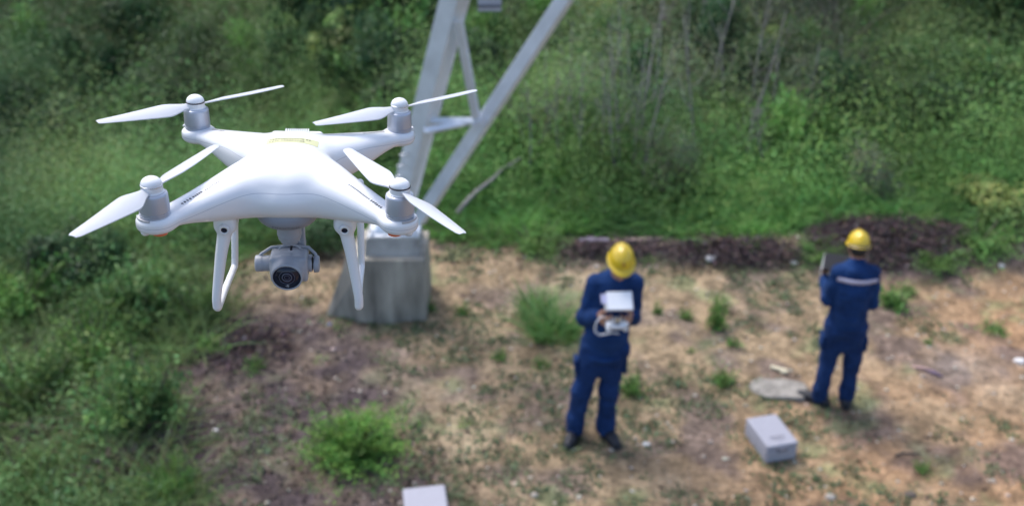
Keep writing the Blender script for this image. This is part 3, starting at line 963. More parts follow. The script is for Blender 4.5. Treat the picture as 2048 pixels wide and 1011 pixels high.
rock('pale pebble between the leafy shrub and the foam case', 1068, 993, .03)

def flat_sheet(name, label, cat, px, py, w_, d_, t_, mat, rz=0, jag=.15, sink=.0, n=18):
    p = at(px, py); V = []; mb = MB()
    ang = [2 * math.pi * i / n for i in range(n)]
    ring = []
    for a in ang:
        c, s = math.cos(a), math.sin(a); k = 1 / max(abs(c) ** 4 + abs(s) ** 4, 1e-6) ** .25 * random.uniform(1 - jag, 1)
        ring.append((c * k * w_ * .5, s * k * d_ * .5))
    base = 0
    top = [(x, y, t_ + random.uniform(-.003, .003)) for x, y in ring]; bot = [(x * 1.04, y * 1.04, -.05) for x, y in ring]
    mb.add(bot + top, [tuple(range(n))[::-1], tuple(range(n, 2 * n))] + [(i, (i + 1) % n, n + (i + 1) % n, n + i) for i in range(n)])
    o = mb.build(name, mat, None, loc=(p.x, p.y, p.z - sink), rot=(0, 0, rz), bevel=.006)
    return props(o, label, cat)
flat_sheet('concrete_slab', 'flat cracked grey concrete slab set in the dirt by the second worker\'s foot', 'slab', 1556, 783, .52, .30, .035, M_SLAB, R(-6), .16)
p = at(1557, 742); mb = MB(); mb.box((0, 0, .02), (.075, .02, .012)); mb.box((.05, -.015, .016), (.03, .022, .010), (0, 0, .5))
props(mb.build('wood_offcut', M_PALEWOOD, None, loc=p, rot=(0, 0, R(-28)), bevel=.003), 'pale broken wood offcut lying behind the concrete slab', 'wood')
mb = MB(); mb.tube([(-.09, .03, .012), (-.03, 0, .02), (.03, -.015, .015), (.09, -.04, .01)], [.010, .014, .012, .006], 6)
props(mb.build('twisted_wrapper', M_PINK, None, True, loc=at(1845, 742)), 'faded pink twisted scrap on the dirt right of the second worker', 'litter')
mb = MB(); mb.tube([(-.06, .04, .01), (0, 0, .018), (.05, -.05, .012)], [.012, .015, .008], 6)
props(mb.build('twisted_wrapper', M_PURPLE, None, True, loc=at(1868, 748)), 'faded purple scrap beside the pink scrap', 'litter')
mb = MB(); mb.tube([(-.10, .0, .01), (-.03, .02, .02), (.04, .02, .014), (.11, .035, .008)], [.008, .010, .008, .004], 6)
props(mb.build('fallen_stick', M_BARK, None, True, loc=at(1815, 912)), 'short dark stick on the dirt right of the foam case', 'stick')
def plank(label, px, py, L_, mat, rz):
    p = at(px, py); mb = MB(); x = -L_; 
    for i in range(4):
        l = L_ / 4 * random.uniform(.7, 1.1); x2 = x + 2 * l
        mb.box(((x + x2) / 2, random.uniform(-.02, .02), .03 + random.uniform(-.01, .012)), (l * .97, random.uniform(.025, .045), .010), (random.uniform(-.1, .1), random.uniform(-.04, .04), random.uniform(-.08, .08))); x = x2
    return props(mb.build('broken_plank', mat, None, loc=p, rot=(0, 0, rz), bevel=.003), label, 'plank')
plank('pinkish weathered broken plank lying on the berm behind the first worker', 1310, 484, .32, principled('plank_wood', (.26, .19, .18), .85), R(3))
plank('greyish violet broken plank lying left of the pinkish plank', 1190, 487, .17, principled('plank_wood_violet', (.18, .155, .20), .85), R(-4))
rock('tiny blue plastic scrap in front of the concrete footing', 660, 650, .018, principled('blue_plastic', (.08, .15, .45), .5), 'plastic_scrap', 'litter')
# ---------------------------------------------------------------- concrete footing of the tower
F0 = [(-1.76, 8.08), (-1.38, 7.98), (-.82, 8.10), (-.82, 8.80), (-1.70, 8.80)]
def frustum(mb, base, top, z0, z1, nsub=1):
    n = len(base)
    V = [(x, y, z0) for x, y in base] + [(x, y, z1) for x, y in top]
    mb.add(V, [tuple(range(n))[::-1], tuple(range(n, 2 * n))] + [(i, (i + 1) % n, n + (i + 1) % n, n + i) for i in range(n)])
ft = thing('concrete_footing', 'tapered weathered concrete footing under the steel leg, behind the drone', 'concrete footing', (-1.18, 8.35, 0))
def rel(L_): return [(x + 1.15, y - 8.35) for x, y in L_]
mb = MB()
frustum(mb, rel([(-1.80, 8.14), (-1.37, 8.00), (-.78, 8.06), (-.78, 8.75), (-1.6, 8.85)]), rel([(-1.49, 8.15), (-1.30, 7.93 + .09), (-.77, 8.02), (-.77, 8.62), (-1.42, 8.65)]), -.15, .66)
mb.build('lower_block', M_CONC, ft, bevel=.004)
mb = MB()
frustum(mb, rel([(-1.33, 8.10), (-.82, 8.10), (-.82, 8.55), (-1.33, 8.55)]), rel([(-1.31, 8.12), (-.84, 8.12), (-.84, 8.53), (-1.31, 8.53)]), .66, .83)
mb.build('upper_block', M_CONC_LT, ft, bevel=.004)

# ---------------------------------------------------------------- lattice tower leg
BX = Vector((-1.08, 8.32, .83))
tw = thing('steel_tower_leg', 'galvanised steel lattice tower leg with diagonal braces rising out of frame', 'steel tower', BX)
def L_prof(a, t):   # L angle, corner at origin
    return [(0, 0), (a, 0), (a, t), (t, t), (t, a), (0, a)]
def twp(p): return Vector(p) - BX
def angle(name, a, b, sz, th, up, mat=M_GALV, spin=0):
    a, b = twp(a), twp(b)
    pr = L_prof(sz, th); c, s = math.cos(spin), math.sin(spin)
    pr = [((x - sz * .35) * c - (y - sz * .35) * s, (x - sz * .35) * s + (y - sz * .35) * c) for x, y in pr]
    return MB().profile(a, b, pr, up).build(name, mat, tw, bevel=.003)
TOP = Vector((-.40, 7.55, 3.26))
dirn = (TOP - BX).normalized()
legtop = BX + dirn * 6.5
angle('main_leg', BX + dirn * .05, legtop, .155, .014, (0, -1, .2), spin=R(205))
angle('main_leg_inner', BX + dirn * .05 + Vector((.05, .09, 0)), legtop + Vector((.05, .09, 0)), .12, .012, (0, -1, .2), spin=R(-15))
b0 = Vector((-.86, 8.25, .93)); b1 = Vector((.42, 7.7, 3.12)); bd = (b1 - b0).normalized()
angle('diagonal_brace', b0, b0 + bd * 5.2, .108, .012, (0, -1, .3), spin=R(200))
# secondary members
def on(px, py, y):
    d = Vector(((px - 1024) / FPX, math.cos(PITCH) + (505.5 - py) / FPX * math.sin(PITCH), -math.sin(PITCH) + (505.5 - py) / FPX * math.cos(PITCH)))
    return d * (y / d.y) + Vector((0, 0, CAM_Z))
J = on(955, 243, 7.93)
angle('strut', J, on(918, 40, 7.55), .06, .007, (0, -1, .3), spin=R(200))
angle('strut', on(852, 243, 7.95), J, .05, .006, (0, -1, .3), spin=R(200))
angle('strut', on(848, 264, 7.80), J + Vector((0, .05, -.01)), .05, .006, (0, -1, .3), spin=R(200))
angle('strut', on(918, 40, 7.55), on(1180, -60, 7.45), .05, .006, (0, -1, .3), spin=R(200)) if False else None
mb = MB(); g0 = twp(J)
mb.box(g0 + Vector((0, -.035, 0)), (.05, .005, .035), (0, R(-30), 0)); mb.build('gusset_plate', M_GALV, tw, bevel=.002)
mb = MB()
for i in range(4): mb.lathe([(.009, -.004), (.009, .008)], g0 + Vector((-.03 + .02 * i, -.044, -.015 + .01 * i)), 6, (0, -1, 0))
mb.build('gusset_bolts', M_GALV2, tw)
# base shoe
mb = MB(); mb.box((0.0, .0, .012), (.23, .20, .012)); mb.build('base_plate', M_GALV2, tw, bevel=.003)
mb = MB()
mb.hexa([(-.20, -.15, .026), (.16, -.15, .026), (.16, .10, .026), (-.20, .10, .026), (-.12, -.10, .13), (.10, -.12, .13), (.10, .04, .13), (-.12, .04, .13)])
mb.build('leg_shoe', M_GALV2, tw, bevel=.006)
for sx in (-.2, .2):
    for sy in (-.17, .17):
        MB().lathe([(.012, .024), (.012, .085)], (sx, sy, 0), 8).lathe([(.021, .024), (.021, .044)], (sx, sy, 0), 6).build('anchor_bolt', M_GALV2, tw)
# step bolts up the leg's left edge
for i in range(7):
    c = dirn * (.30 + .13 * i) + Vector((-.06, -.05, .01))
    MB().tube([c, c + Vector((-.055, -.03, 0))], .007, 8).lathe([(.013, 0), (.013, .010)], c + Vector((-.055, -.03, 0)), 6, (-1, -.4, 0)).build('step_bolt', M_GALV2, tw, True)
# number plate hung from a cross member above
hb0, hb1 = on(900, -70, 7.5), on(1090, -70, 7.5)
angle('cross_member', hb0, hb1, .06, .007, (0, -1, .3), spin=R(200))
pl = twp(on(979, -8, 7.48))
mb = MB(); mb.box(pl, (.088, .006, .115)); plate = mb.build('hanging_plate', noisy(principled('weathered_plate', (.42, .44, .50), .6), 20, .15), tw, bevel=.003)
mb = MB(); mb.box(pl + Vector((0, -.009, -.075)), (.088, .003, .010)); mb.build('plate_band', M_GREYD, tw)
for sx in (-.06, .06): MB().tube([pl + Vector((sx, 0, .11)), pl + Vector((sx, .01, .28))], .005, 6).build('plate_hanger', M_GALV, tw)

# ---------------------------------------------------------------- grey foam cases
def foam_case(label, x, y, rz, W_=.118, D_=.178, H_=.20):
    z = h1(x, y)
    t = thing('foam_case', label, 'case', (x, y, z - .012), (0, 0, rz))
    sdf_obj('base', [rbox((0, 0, H_ * .36), (W_, D_, H_ * .36), .014)], .008, M_CASE, t)
    lid = sdf_obj('lid', [rbox((0, 0, H_ * .86), (W_ + .002, D_ + .002, H_ * .125), .016)], .008, M_CASE, t)
    MB().box((0, -D_ - .003, H_ * .70), (.045, .004, .018)).build('latch', M_CASED, t, bevel=.002)
    mb = MB()
    xx = -.055
    for i in range(11):
        w_ = random.choice([.003, .004, .0045]); mb.box((xx, -.09 + .0, H_ * .986 + .0025), (w_, random.choice([.008, .010]), .0006)); xx += .011
    for i in range(8): mb.box((-.04 + i * .0115, -.12, H_ * .986 + .0025), (.0035, .005, .0006))
    mb.build('lid_print', M_CASED, t)
    MB().tube([(-.035, -D_ - .002, H_ * .80), (-.03, -D_ - .016, H_ * .82), (.03, -D_ - .016, H_ * .82), (.035, -D_ - .002, H_ * .80)], .006, 6).build('handle', M_CASED, t, True)
    return t
c1 = (Vector((1.84, 6.29)) + Vector((2.08, 6.33)) + Vector((2.2, 6.04)) + Vector((1.97, 5.96))) / 4
foam_case('closed light grey foam carrying case on the dirt at lower right', c1.x, c1.y + .07, R(14), .130, .185, .165)
foam_case('grey foam carrying case cut off by the bottom edge of the frame', -.60, 5.33, R(9), .15, .19)

# ---------------------------------------------------------------- people
def v3(*a): return np.array(a, float)

def hand_prims(wr, f, n, side, curl=(30, 45, 35), k=.006, sc=1.0):
    """wr wrist, f forward along the palm, n palm normal (towards the thing held), side = thumb side"""
    f = f / np.linalg.norm(f); n = n - f * (n @ f); n /= np.linalg.norm(n); s = side - f * (side @ f) - n * (side @ n); s /= np.linalg.norm(s)
    pr = []
    for o in (-.028, -.009, .010, .028):
        pr.append(cap(wr + f * .01 + s * o * .6, wr + f * .085 * sc + s * o, .015, .0125, .012))
    lens = [(.028, .018, .015), (.034, .022, .017), (.037, .024, .018), (.033, .021, .017)]
    for o, L_, j in zip((-.030, -.010, .010, .030), lens, (0, 1, 2, 3)):
        p = wr + f * .085 * sc + s * o; ang = 0
        for q, (l, c) in enumerate(zip(L_, curl)):
            ang += R(c + 4 * j)
            d = f * math.cos(ang) + n * math.sin(ang)
            p2 = p + d * l * 1.15
            pr.append(cap(p, p2, .0093 - .001 * q, .0085 - .001 * q, .003)); p = p2
    p = wr + f * .025 + s * .03
    d1 = f * .55 + s * .65 + n * .3; d1 /= np.linalg.norm(d1)
    d2 = f * .85 + s * .05 + n * .45; d2 /= np.linalg.norm(d2)
    p2 = p + d1 * .04
    pr += [cap(wr + f * .02 + s * .012, p, .014, .0125, .01), cap(p, p2, .0125, .0105, .006), cap(p2, p2 + d2 * .033, .0105, .0085, .004)]
    return pr

def helmet(parent, name, c, rot, emblem=True):
    """hard hat: dome with ridges, rolled edge and front peak; local front is -y"""
    t = bpy.data.objects.new(name, None)
    V = []; F = []; n = 64; rings = 22
    for j in range(rings + 1):
        el = (math.pi / 2) * (1 - j / rings)
        for i in range(n):
            a = 2 * math.pi * i / n
            fr = max(0, -math.sin(a))
            rx, ry, rz_ = .098, .122, .112
            x = math.cos(a) * math.cos(el) ** .85 * rx; y = math.sin(a) * math.cos(el) ** .85 * ry; z = math.sin(el) * rz_
            if abs(x) < .045: z += .006 * math.cos(x / .045 * math.pi / 2) * (math.sin(el) ** .5 if el > 0 else 0) * (1 if abs(x) > .012 else 1.3)
            V.append((x, y, z))
    for (dr, dz) in ((.006, -.006), (.016, -.011), (.018, -.014), (.010, -.014), (-.002, -.010)):
        for i in range(n):
            a = 2 * math.pi * i / n; fr = max(0, -math.sin(a)) ** 1.6
            x = math.cos(a) * (.098 + dr * .8 * (1 + .4 * fr)); y = math.sin(a) * (.122 + dr * .9 * (1 + 2.0 * fr)); V.append((x, y, dz * (1 + .8 * fr)))
    for j in range(4, -1, -1): pass
    m = rings + 6
    for j in range(m - 1):
        for i in range(n): F.append((j * n + i, j * n + (i + 1) % n, (j + 1) * n + (i + 1) % n, (j + 1) * n + i))
    # inner shell
    o0 = len(V)
    for j in range(9):
        el = (math.pi / 2) * j / 8
        for i in range(n):
            a = 2 * math.pi * i / n; V.append((math.cos(a) * math.cos(el) * .093, math.sin(a) * math.cos(el) * .117, math.sin(el) * .105 - .008))
    for i in range(n): F.append(((m - 1) * n + i, (m - 1) * n + (i + 1) % n, o0 + (i + 1) % n, o0 + i))
    for j in range(8):
        for i in range(n): F.append((o0 + j * n + i, o0 + j * n + (i + 1) % n, o0 + (j + 1) * n + (i + 1) % n, o0 + (j + 1) * n + i))
    me = bpy.data.meshes.new(name); me.from_pydata(V, [], F); me.update()
    h = link(name, me, M_HELMET, parent, loc=tuple(c), rot=rot); h.scale = (.97, .97, .97)
    if emblem:
        mb = MB(); mb.box((0, -.1140, .048), (.010, .003, .010), (R(-22), R(45), 0)); mb.box((0, -.1145, .048), (.004, .004, .012), (R(-22), 0, 0))
        mb.build('emblem', principled('emblem_red_brown', (.30, .10, .03), .5), h)
    return h

def person(label, loc, rz, sc, J, hat_rot, head_rot, seed, face=True, collar=True):
    """J: joint positions in a local frame facing -y, metres, standing height about 1.72"""
    t = thing('person', label, 'person', loc, (0, 0, rz))
    t.scale = (sc * .94, sc, sc)
    hd = J['head']; Hm = np.array(Euler(head_rot).to_matrix())
    def H(*p): return hd + Hm @ v3(*p)
    nb = J['neck']
    # --- body: one continuous surface
    body = [ell(J['chest'], (.145, .095, .20), .05), ell(J['pelvis'], (.14, .095, .13), .06), cap(J['pelvis'] + [0, 0, .05], J['chest'], .10, .11, .05),
            cap(J['chest'] + [0, 0, .16], nb, .075, .055, .04), cap(nb, H(0, .015, -.05), .056, .056, .025)]
    for s in 'LR':
        body += [cap(J['chest'] + [0, 0, .15], J['sh' + s], .06, .055, .04), cap(J['sh' + s], J['el' + s], .048, .036, .03), cap(J['el' + s], J['wr' + s], .038, .024, .02)]
        body += [cap(J['hip' + s], J['kn' + s], .075, .050, .05), cap(J['kn' + s], J['an' + s], .050, .034, .03), cap(J['an' + s] + [0, 0, -.035], J['an' + s] + J['toe' + s] * .12 + [0, 0, -.06], .030, .024, .02)]
        body += hand_prims(J['wr' + s], J['hf' + s], J['hn' + s], J['hs' + s], J.get('curl', (30, 45, 35)))
    # head
    body += [ell(H(0, .012, .02), (.076, .094, .104), .03, head_rot), ell(H(0, -.025, -.045), (.056, .062, .060), .03, head_rot), ell(H(0, -.066, -.085), (.024, .020, .018), .02, head_rot),
             cap(H(0, -.082, .012), H(0, -.106, -.022), .008, .012, .010), ell(H(-.010, -.094, -.026), (.009, .010, .007), .006), ell(H(.010, -.094, -.026), (.009, .010, .007), .006),
             cap(H(-.032, -.074, .028), H(.032, -.074, .028), .010, .010, .014),
             cap(H(-.020, -.087, -.052), H(.020, -.087, -.052), .0055, .0055, .006), cap(H(-.016, -.087, -.060), H(.016, -.087, -.060), .006, .006, .006),
             ell(H(-.030, -.078, .008), (.014, .010, .009), .004, head_rot), ell(H(.030, -.078, .008), (.014, .010, .009), .004, head_rot)]
    for sx in (-1, 1):
        body += [ell(H(sx * .080, .010, -.004), (.008, .020, .033), .006, (head_rot[0], head_rot[1], head_rot[2] + sx * .3))]
    hm_inv = Hm.T
    def tint(V):
        Cc = np.tile(np.array([.40, .22, .145]), (len(V), 1)) * (.9 + .2 * fbm(V, 30, 3, 2))[:, None]
        q = (V - hd) @ Hm
        lips = (np.abs(q[:, 0]) < .024) & (np.abs(q[:, 2] + .056) < .008) & (q[:, 1] < -.07); Cc[lips] = (.33, .13, .11)
        for sx in (-1, 1):
            ey = (((q[:, 0] - sx * .030) / .014) ** 2 + ((q[:, 2] - .007) / .006) ** 2 < 1) & (q[:, 1] < -.07); Cc[ey] = (.10, .08, .07)
            br = (np.abs(q[:, 0] - sx * .032) < .020) & (np.abs(q[:, 2] - .030) < .005) & (q[:, 1] < -.06); Cc[br] = (.03, .02, .02)
        return Cc
    sdf_obj('body', body, .0075, M_SKIN, t, tint=tint)
    # --- hair
    sdf_obj('hair', [ell(H(0, .022, .022), (.081, .097, .106), .01, head_rot), ell(H(0, .055, -.035), (.062, .052, .05), .02, head_rot),
                     rbox(H(0, -.115, -.01), (.12, .075, .16), .01, -.012, head_rot), rbox(H(0, -.02, -.115), (.14, .2, .05), .01, -.01, head_rot)], .009, M_HAIR, t)
    # --- shoes
    for s in 'LR':
        a = J['an' + s]; td = J['toe' + s]; td = td / np.linalg.norm(td)
        fl = v3(a[0], a[1], .0)
        pr = [cap(fl + v3(0, 0, .045) - td * .055, fl + v3(0, 0, .042) + td * .12, .052, .046, .02, .95), cap(a + [0, -.01, .05], fl + v3(0, 0, .05), .058, .055, .02),
              cap(fl + v3(0, 0, .038) + td * .12, fl + v3(0, 0, .034) + td * .185, .047, .040, .02, .85), rbox(fl + v3(0, 0, -.045), (.3, .3, .045), .004, -.004)]
        sh = sdf_obj('shoe', pr, .008, M_SHOE, t)
        sdf_obj('sole', [cap(fl + v3(0, 0, .012) - td * .058, fl + v3(0, 0, .012) + td * .185, .056, .047, .01, .26)], .007, M_BLACK, sh)
    # --- clothes with folds
    def folds(amp, seed):
        def f(V):
            N = v3(0, 0, 0)
            ww = (fbm(V * [1, 1, .55], 13, seed, 3) - .5) * 2 * amp + (np.abs(fbm(V * [.8, .8, 2.2], 9, seed + 5, 2) - .5)) * -1.6 * amp
            c = np.stack([V[:, 0] * 0, V[:, 1] * 0, V[:, 2]], 1)
            d = V - c; d = d / np.maximum(np.linalg.norm(d, axis=1, keepdims=True), .02)
            return V + d * ww[:, None]
        return f
    hem = J['hem']; jk = []
    jk += [ell(J['chest'] + [0, .005, .01], (.165, .124, .215), .05, None, 2.4), cap(J['chest'] + [0, 0, -.08], J['pelvis'] + [0, 0, .04], .145, .155, .07),
           cap(J['pelvis'] + [-.045, 0, .03], hem + [-.055, 0, .035], .125, .118, .06), cap(J['pelvis'] + [.045, 0, .03], hem + [.055, 0, .035], .125, .118, .06),
           cap(J['chest'] + [0, .01, .15], nb + [0, .012, -.005], .085, .073, .05)]
    for s in 'LR':
        e, wv, sh_ = J['el' + s], J['wr' + s], J['sh' + s]
        jk += [cap(J['chest'] + [0, 0, .14], sh_, .082, .072, .05), cap(sh_, e, .070, .060, .025), cap(e, wv * .88 + e * .12, .065, .050, .02), cap(e * .2 + wv * .8, wv * .94 + e * .06, .052, .050, .008)]
    jk += [rbox(hem + [0, 0, -.20], (.35, .35, .20), .006, -.012)]
    jacket = sdf_obj('jacket', jk, .0115, M_CLOTH, t, disp=folds(.016, seed))
    if collar:
        for sx in (-1, 1):
            cq = [cap(nb + [sx * .060, .03, .000], nb + [sx * .062, -.035, -.012], .014, .013, .01), cap(nb + [sx * .062, -.035, -.012], nb + [sx * .02, -.082, -.055], .013, .010, .01)]
            if sx > 0: cq += [cap(nb + [-.060, .03, .0], nb + [0, .068, .004], .014, .014, .01), cap(nb + [0, .068, .004], nb + [.060, .03, .0], .014, .014, .01)]
            sdf_obj('collar', cq, .008, M_CLOTH, jacket)
    MB().tube([tuple(hem + [math.cos(a_) * .176, math.sin(a_) * .138, .022]) for a_ in np.linspace(0, 2 * math.pi, 25)], .014, 6, 1.5).build('waistband', M_CLOTH, jacket, True)
    tr = [ell(hem + [0, .0, .0], (.150, .118, .16), .05), cap(J['hipL'] + [0, 0, -.04], J['hipR'] + [0, 0, -.04], .115, .115, .05), ell(v3((J['hipL'][0] + J['hipR'][0]) / 2, 0.0, J['crotch'] + .07), (.10, .095, .10), .06)]
    for s in 'LR':
        h_, kn, an = J['hip' + s], J['kn' + s], J['an' + s]
        tr += [cap(h_, kn, .108, .083, .035), cap(kn, an + [0, 0, .02], .083, .074, .03), cap(an + [0, -.01, .06], an + [0, -.012, -.03], .076, .080, .03)]
        tr += [rbox(h_ * .55 + kn * .45 + v3(.105 * (1 if s == 'R' else -1), 0, 0), (.014, .062, .075), .010, .01)]
    tr += [rbox(v3(0, 0, -.052), (.6, .6, .082), .004, -.012)]
    trousers = sdf_obj('trousers', tr, .011, M_CLOTH2, t, disp=None)
    # folds on trousers: displaced along surface normals
    for o, amp in ((trousers, .016),):
        me = o.data; n_ = len(me.vertices); co = np.empty(n_ * 3, np.float32); me.vertices.foreach_get('co', co); co = co.reshape(-1, 3)
        no = np.empty(n_ * 3, np.float32); me.vertices.foreach_get('normal', no); no = no.reshape(-1, 3)
        wv = (fbm(co * [1, 1, .8], 12, seed + 9, 3) - .5) * 2 * amp - np.abs(fbm(co * [.7, .7, 2.4], 8, seed + 3, 2) - .5) * 1.8 * amp
        me.vertices.foreach_set('co', (co + no * wv[:, None]).astype(np.float32).ravel()); me.update()
    hh = helmet(t, 'hard_hat', H(0, .005, .038), (head_rot[0] + hat_rot[0], head_rot[1] + hat_rot[1], head_rot[2] + hat_rot[2]), face)
    return t, jacket, jk, H, hh

fwd = v3(0, -1, 0)
# first worker: faces the camera, head bowed over the controller, leaning slightly to the photo's right
L1 = .088
def ln(x, y, z, k=L1): return v3(x + k * z, y, z)
J1 = dict(hipL=ln(-.095, 0, .86), hipR=ln(.085, 0, .86), knL=v3(-.105, -.02, .46), knR=v3(.118, -.02, .46), anL=v3(-.145, .02, .10), anR=v3(.112, .02, .10),
          toeL=v3(-.42, -1, 0) / 1.08, toeR=v3(.42, -1, 0) / 1.08, pelvis=ln(-.005, 0, .95), chest=ln(0, -.01, 1.24), shL=ln(-.152, 0, 1.38), shR=ln(.152, 0, 1.38),
          elL=ln(-.200, .01, 1.09), elR=ln(.195, .01, 1.09), wrL=ln(-.128, -.175, 1.215), wrR=ln(.128, -.175, 1.215),
          hfL=v3(.45, -1, .10), hfR=v3(-.45, -1, .10), hnL=v3(1, .35, .1), hnR=v3(-1, .35, .1), hsL=v3(0, 0, 1), hsR=v3(0, 0, 1),
          neck=ln(0, -.025, 1.46), head=ln(.008, -.070, 1.590), hem=ln(0, 0, .775), crotch=.60)
g1 = at(1180, 874)
P1, jk1, _, H1, _h = person('worker in navy coveralls facing the camera, head bowed under a yellow hard hat', (g1.x + .015, g1.y, h1(g1.x, g1.y)), R(2), 1.0, J1, (R(-3), 0, 0), (R(18), R(3), R(0)), 3)

# second worker: back to the camera
L2 = .004    # in his own frame (rotated half a turn) the photo's right is -x
def l2(x, y, z): return v3(x + L2 * z, y, z)
J2 = dict(hipL=l2(-.09, 0, .86), hipR=l2(.09, 0, .86), knL=v3(-.125, -.02, .46), knR=v3(.10, -.03, .46), anL=v3(-.125, .0, .10), anR=v3(.135, .01, .10),
          toeL=v3(-.25, -1, 0) / 1.03, toeR=v3(.85, -.52, 0), pelvis=l2(0, 0, .95), chest=l2(0, .01, 1.25), shL=l2(-.150, .01, 1.385), shR=l2(.150, .01, 1.385),
          elL=l2(-.205, .0, 1.09), elR=l2(.205, -.02, 1.10), wrL=l2(-.03, -.28, 1.16), wrR=l2(.19, -.27, 1.17),
          hfL=v3(.35, -1, .25), hfR=v3(-.15, -1, .25), hnL=v3(.8, .3, .5), hnR=v3(-.8, .3, .5), hsL=v3(0, .2, 1), hsR=v3(0, .2, 1),
          neck=l2(0, -.015, 1.475), head=l2(.0, -.055, 1.60), hem=l2(0, 0, .86), crotch=.60)
g2 = at(1664, 806)
P2, jk2, jkp2, H2, hat2 = person('worker in navy coveralls and yellow hard hat, back to camera, pale stripe across shoulders', (g2.x, g2.y, h1(g2.x, g2.y)), R(180 - 4), .905, J2, (R(-4), 0, 0), (R(14), 0, R(-4)), 8, face=False)
# pale reflective stripe across the back, laid on the jacket
def back_strip(zc, half, x0, x1, n=40):
    V = []; F = []
    jd = [p for p in jkp2]
    for i in range(n + 1):
        x = x0 + (x1 - x0) * i / n
        for z in (zc - half, zc + half):
            yy = np.linspace(.05, .22, 120)
            f = sdf_eval(jd, np.stack([np.full(120, x), yy, np.full(120, z)], 1))
            k = np.argmax(f > 0) if (f > 0).any() else 119
            V += [(x, yy[k] + .006, z), (x, yy[k] + .012, z)]
    for i in range(n):
        a = 4 * i; b = a + 4
        F += [(a + 1, b + 1, b + 3, a + 3), (a, a + 2, b + 2, b), (a, b, b + 1, a + 1), (a + 2, a + 3, b + 3, b + 2)]
    me = bpy.data.meshes.new('reflective_stripe'); me.from_pydata(V, [], F); me.update()
    return link('reflective_stripe', me, M_STRIPE, jk2)
xm = L2 * 1.30
back_strip(1.362, .017, xm - .180, xm + .180)
# navy harness band under the hat at the nape
mb = MB(); pts = []
for i in range(21):
    a = R(10 + 160 * i / 20); pts.append(tuple(H2(math.cos(a) * .092, math.sin(a) * .108 + .01, .020)))
mb.tube(pts, .011, 6, 1.8); mb.build('harness_band', M_NAVYBAND, hat2 if False else P2, True)

# things the workers hold (own objects)
def place_in(parent, p):
    return parent.matrix_basis @ Vector([float(v) for v in p])
bpy.context.view_layer.update()
cw = place_in(P1, ln(0, -.275, 1.215))
rc = thing('remote_controller', 'white drone remote controller held in the first worker\'s hands', 'remote control', cw, (R(22), 0, R(2)))
sdf_obj('controller_body', [rbox((0, 0, 0), (.062, .048, .020), .018, .01), cap((-.060, .028, -.004), (-.062, -.045, -.014), .019, .015, .02), cap((.060, .028, -.004), (.062, -.045, -.014), .019, .015, .02)], .004, M_WHITE, rc)
for sx in (-1, 1):
    MB().lathe([(.015, .018), (.015, .021), (.006, .023), (.006, .036), (.009, .040), (.007, .044)], (sx * .045, 0, 0), 16).build('control_stick', M_SILVER, rc, True)
    MB().tube([(sx * .05, -.05, .008), (sx * .058, -.065, .03), (sx * .062, -.07, .10)], [.008, .009, .007], 8).build('antenna', M_WHITE, rc, True)
MB().box((0, -.015, .05), (.022, .008, .045)).build('mount_arm', M_SILVER, rc, bevel=.003)
MB().box((0, -.018, .021), (.02, .012, .003)).build('screen_panel', M_GREYD, rc, bevel=.001)
# carrying strap hanging in a loop at his right (photo left)
mb = MB(); sp = [(-.07, .03, .02), (-.115, .02, .06), (-.150, -.01, .02), (-.155, -.03, -.05), (-.12, -.04, -.085), (-.06, -.045, -.06), (-.02, -.05, -.045), (.03, -.05, -.06)]
crv = []
for i in range(len(sp) - 1):
    for k in range(4): crv.append(tuple(Vector(sp[i]).lerp(Vector(sp[i + 1]), k / 4)))
mb.tube(crv, .0055, 6); mb.build('strap', M_WHITE, rc, True)

def hood(name, label, loc, rot, W_, H_, D_, outer, inner, tablet_mat, topm=None):
    """tablet in a five sided sun hood, open towards the worker (+y); local x width, z height"""
    t = thing(name, label, 'tablet', loc, rot)
    th = .004
    MB().box((0, 0, 0), (W_, .005, H_)).build('tablet', tablet_mat, t, bevel=.003)
    mb = MB()
    mb.box((0, -.010, 0), (W_ + .004, th / 2, H_ + .004)); mb.build('hood_back', outer, t, bevel=.002)
    mb = MB(); mb.hexa([(-W_ - .006, -.012, H_), (W_ + .006, -.012, H_), (W_ + .014, D_, H_ + .012), (-W_ - .014, D_, H_ + .012), (-W_ - .006, -.012, H_ + th), (W_ + .006, -.012, H_ + th), (W_ + .014, D_, H_ + .012 + th), (-W_ - .014, D_, H_ + .012 + th)])
    mb.build('hood_top', topm or outer, t)
    for sx in (-1, 1):
        x = sx * (W_ + .004)
        mb = MB(); mb.hexa([(x, -.012, -H_), (x + sx * th, -.012, -H_), (x + sx * (th + .01), D_ * .7, -H_), (x + sx * .01, D_ * .7, -H_), (x, -.012, H_ - .001), (x + sx * th, -.012, H_ - .001), (x + sx * (th + .01), D_, H_ + .011), (x + sx * .01, D_, H_ + .011)])
        mb.build('hood_side', outer, t)
    MB().box((0, .006, 0), (W_ - .008, .0015, H_ - .008)).build('screen', inner, t)
    return t
hw = place_in(P1, ln(-.004, -.275, 1.405))
hd_ = hood('tablet_with_sun_hood', 'white sun hood on the tablet in front of the first worker\'s chest', hw, (R(-52), 0, R(2)), .082, .058, .085, M_WHITE, M_BLACK, M_WHITE)
mb = MB(); mb.hexa([(-.130, .0, -.02), (-.088, -.004, -.03), (-.088, .004, -.03), (-.130, .006, -.02), (-.130, 0, .05), (-.088, -.004, .045), (-.088, .004, .045), (-.130, .006, .05)])
mb.build('side_flap', principled('lilac_flap', (.42, .42, .60), .6), hd_, bevel=.002)
mb = MB(); mb.box((0, -.004, -.068), (.090, .014, .008)); mb.build('clamp', M_WHITE, hd_, bevel=.003)

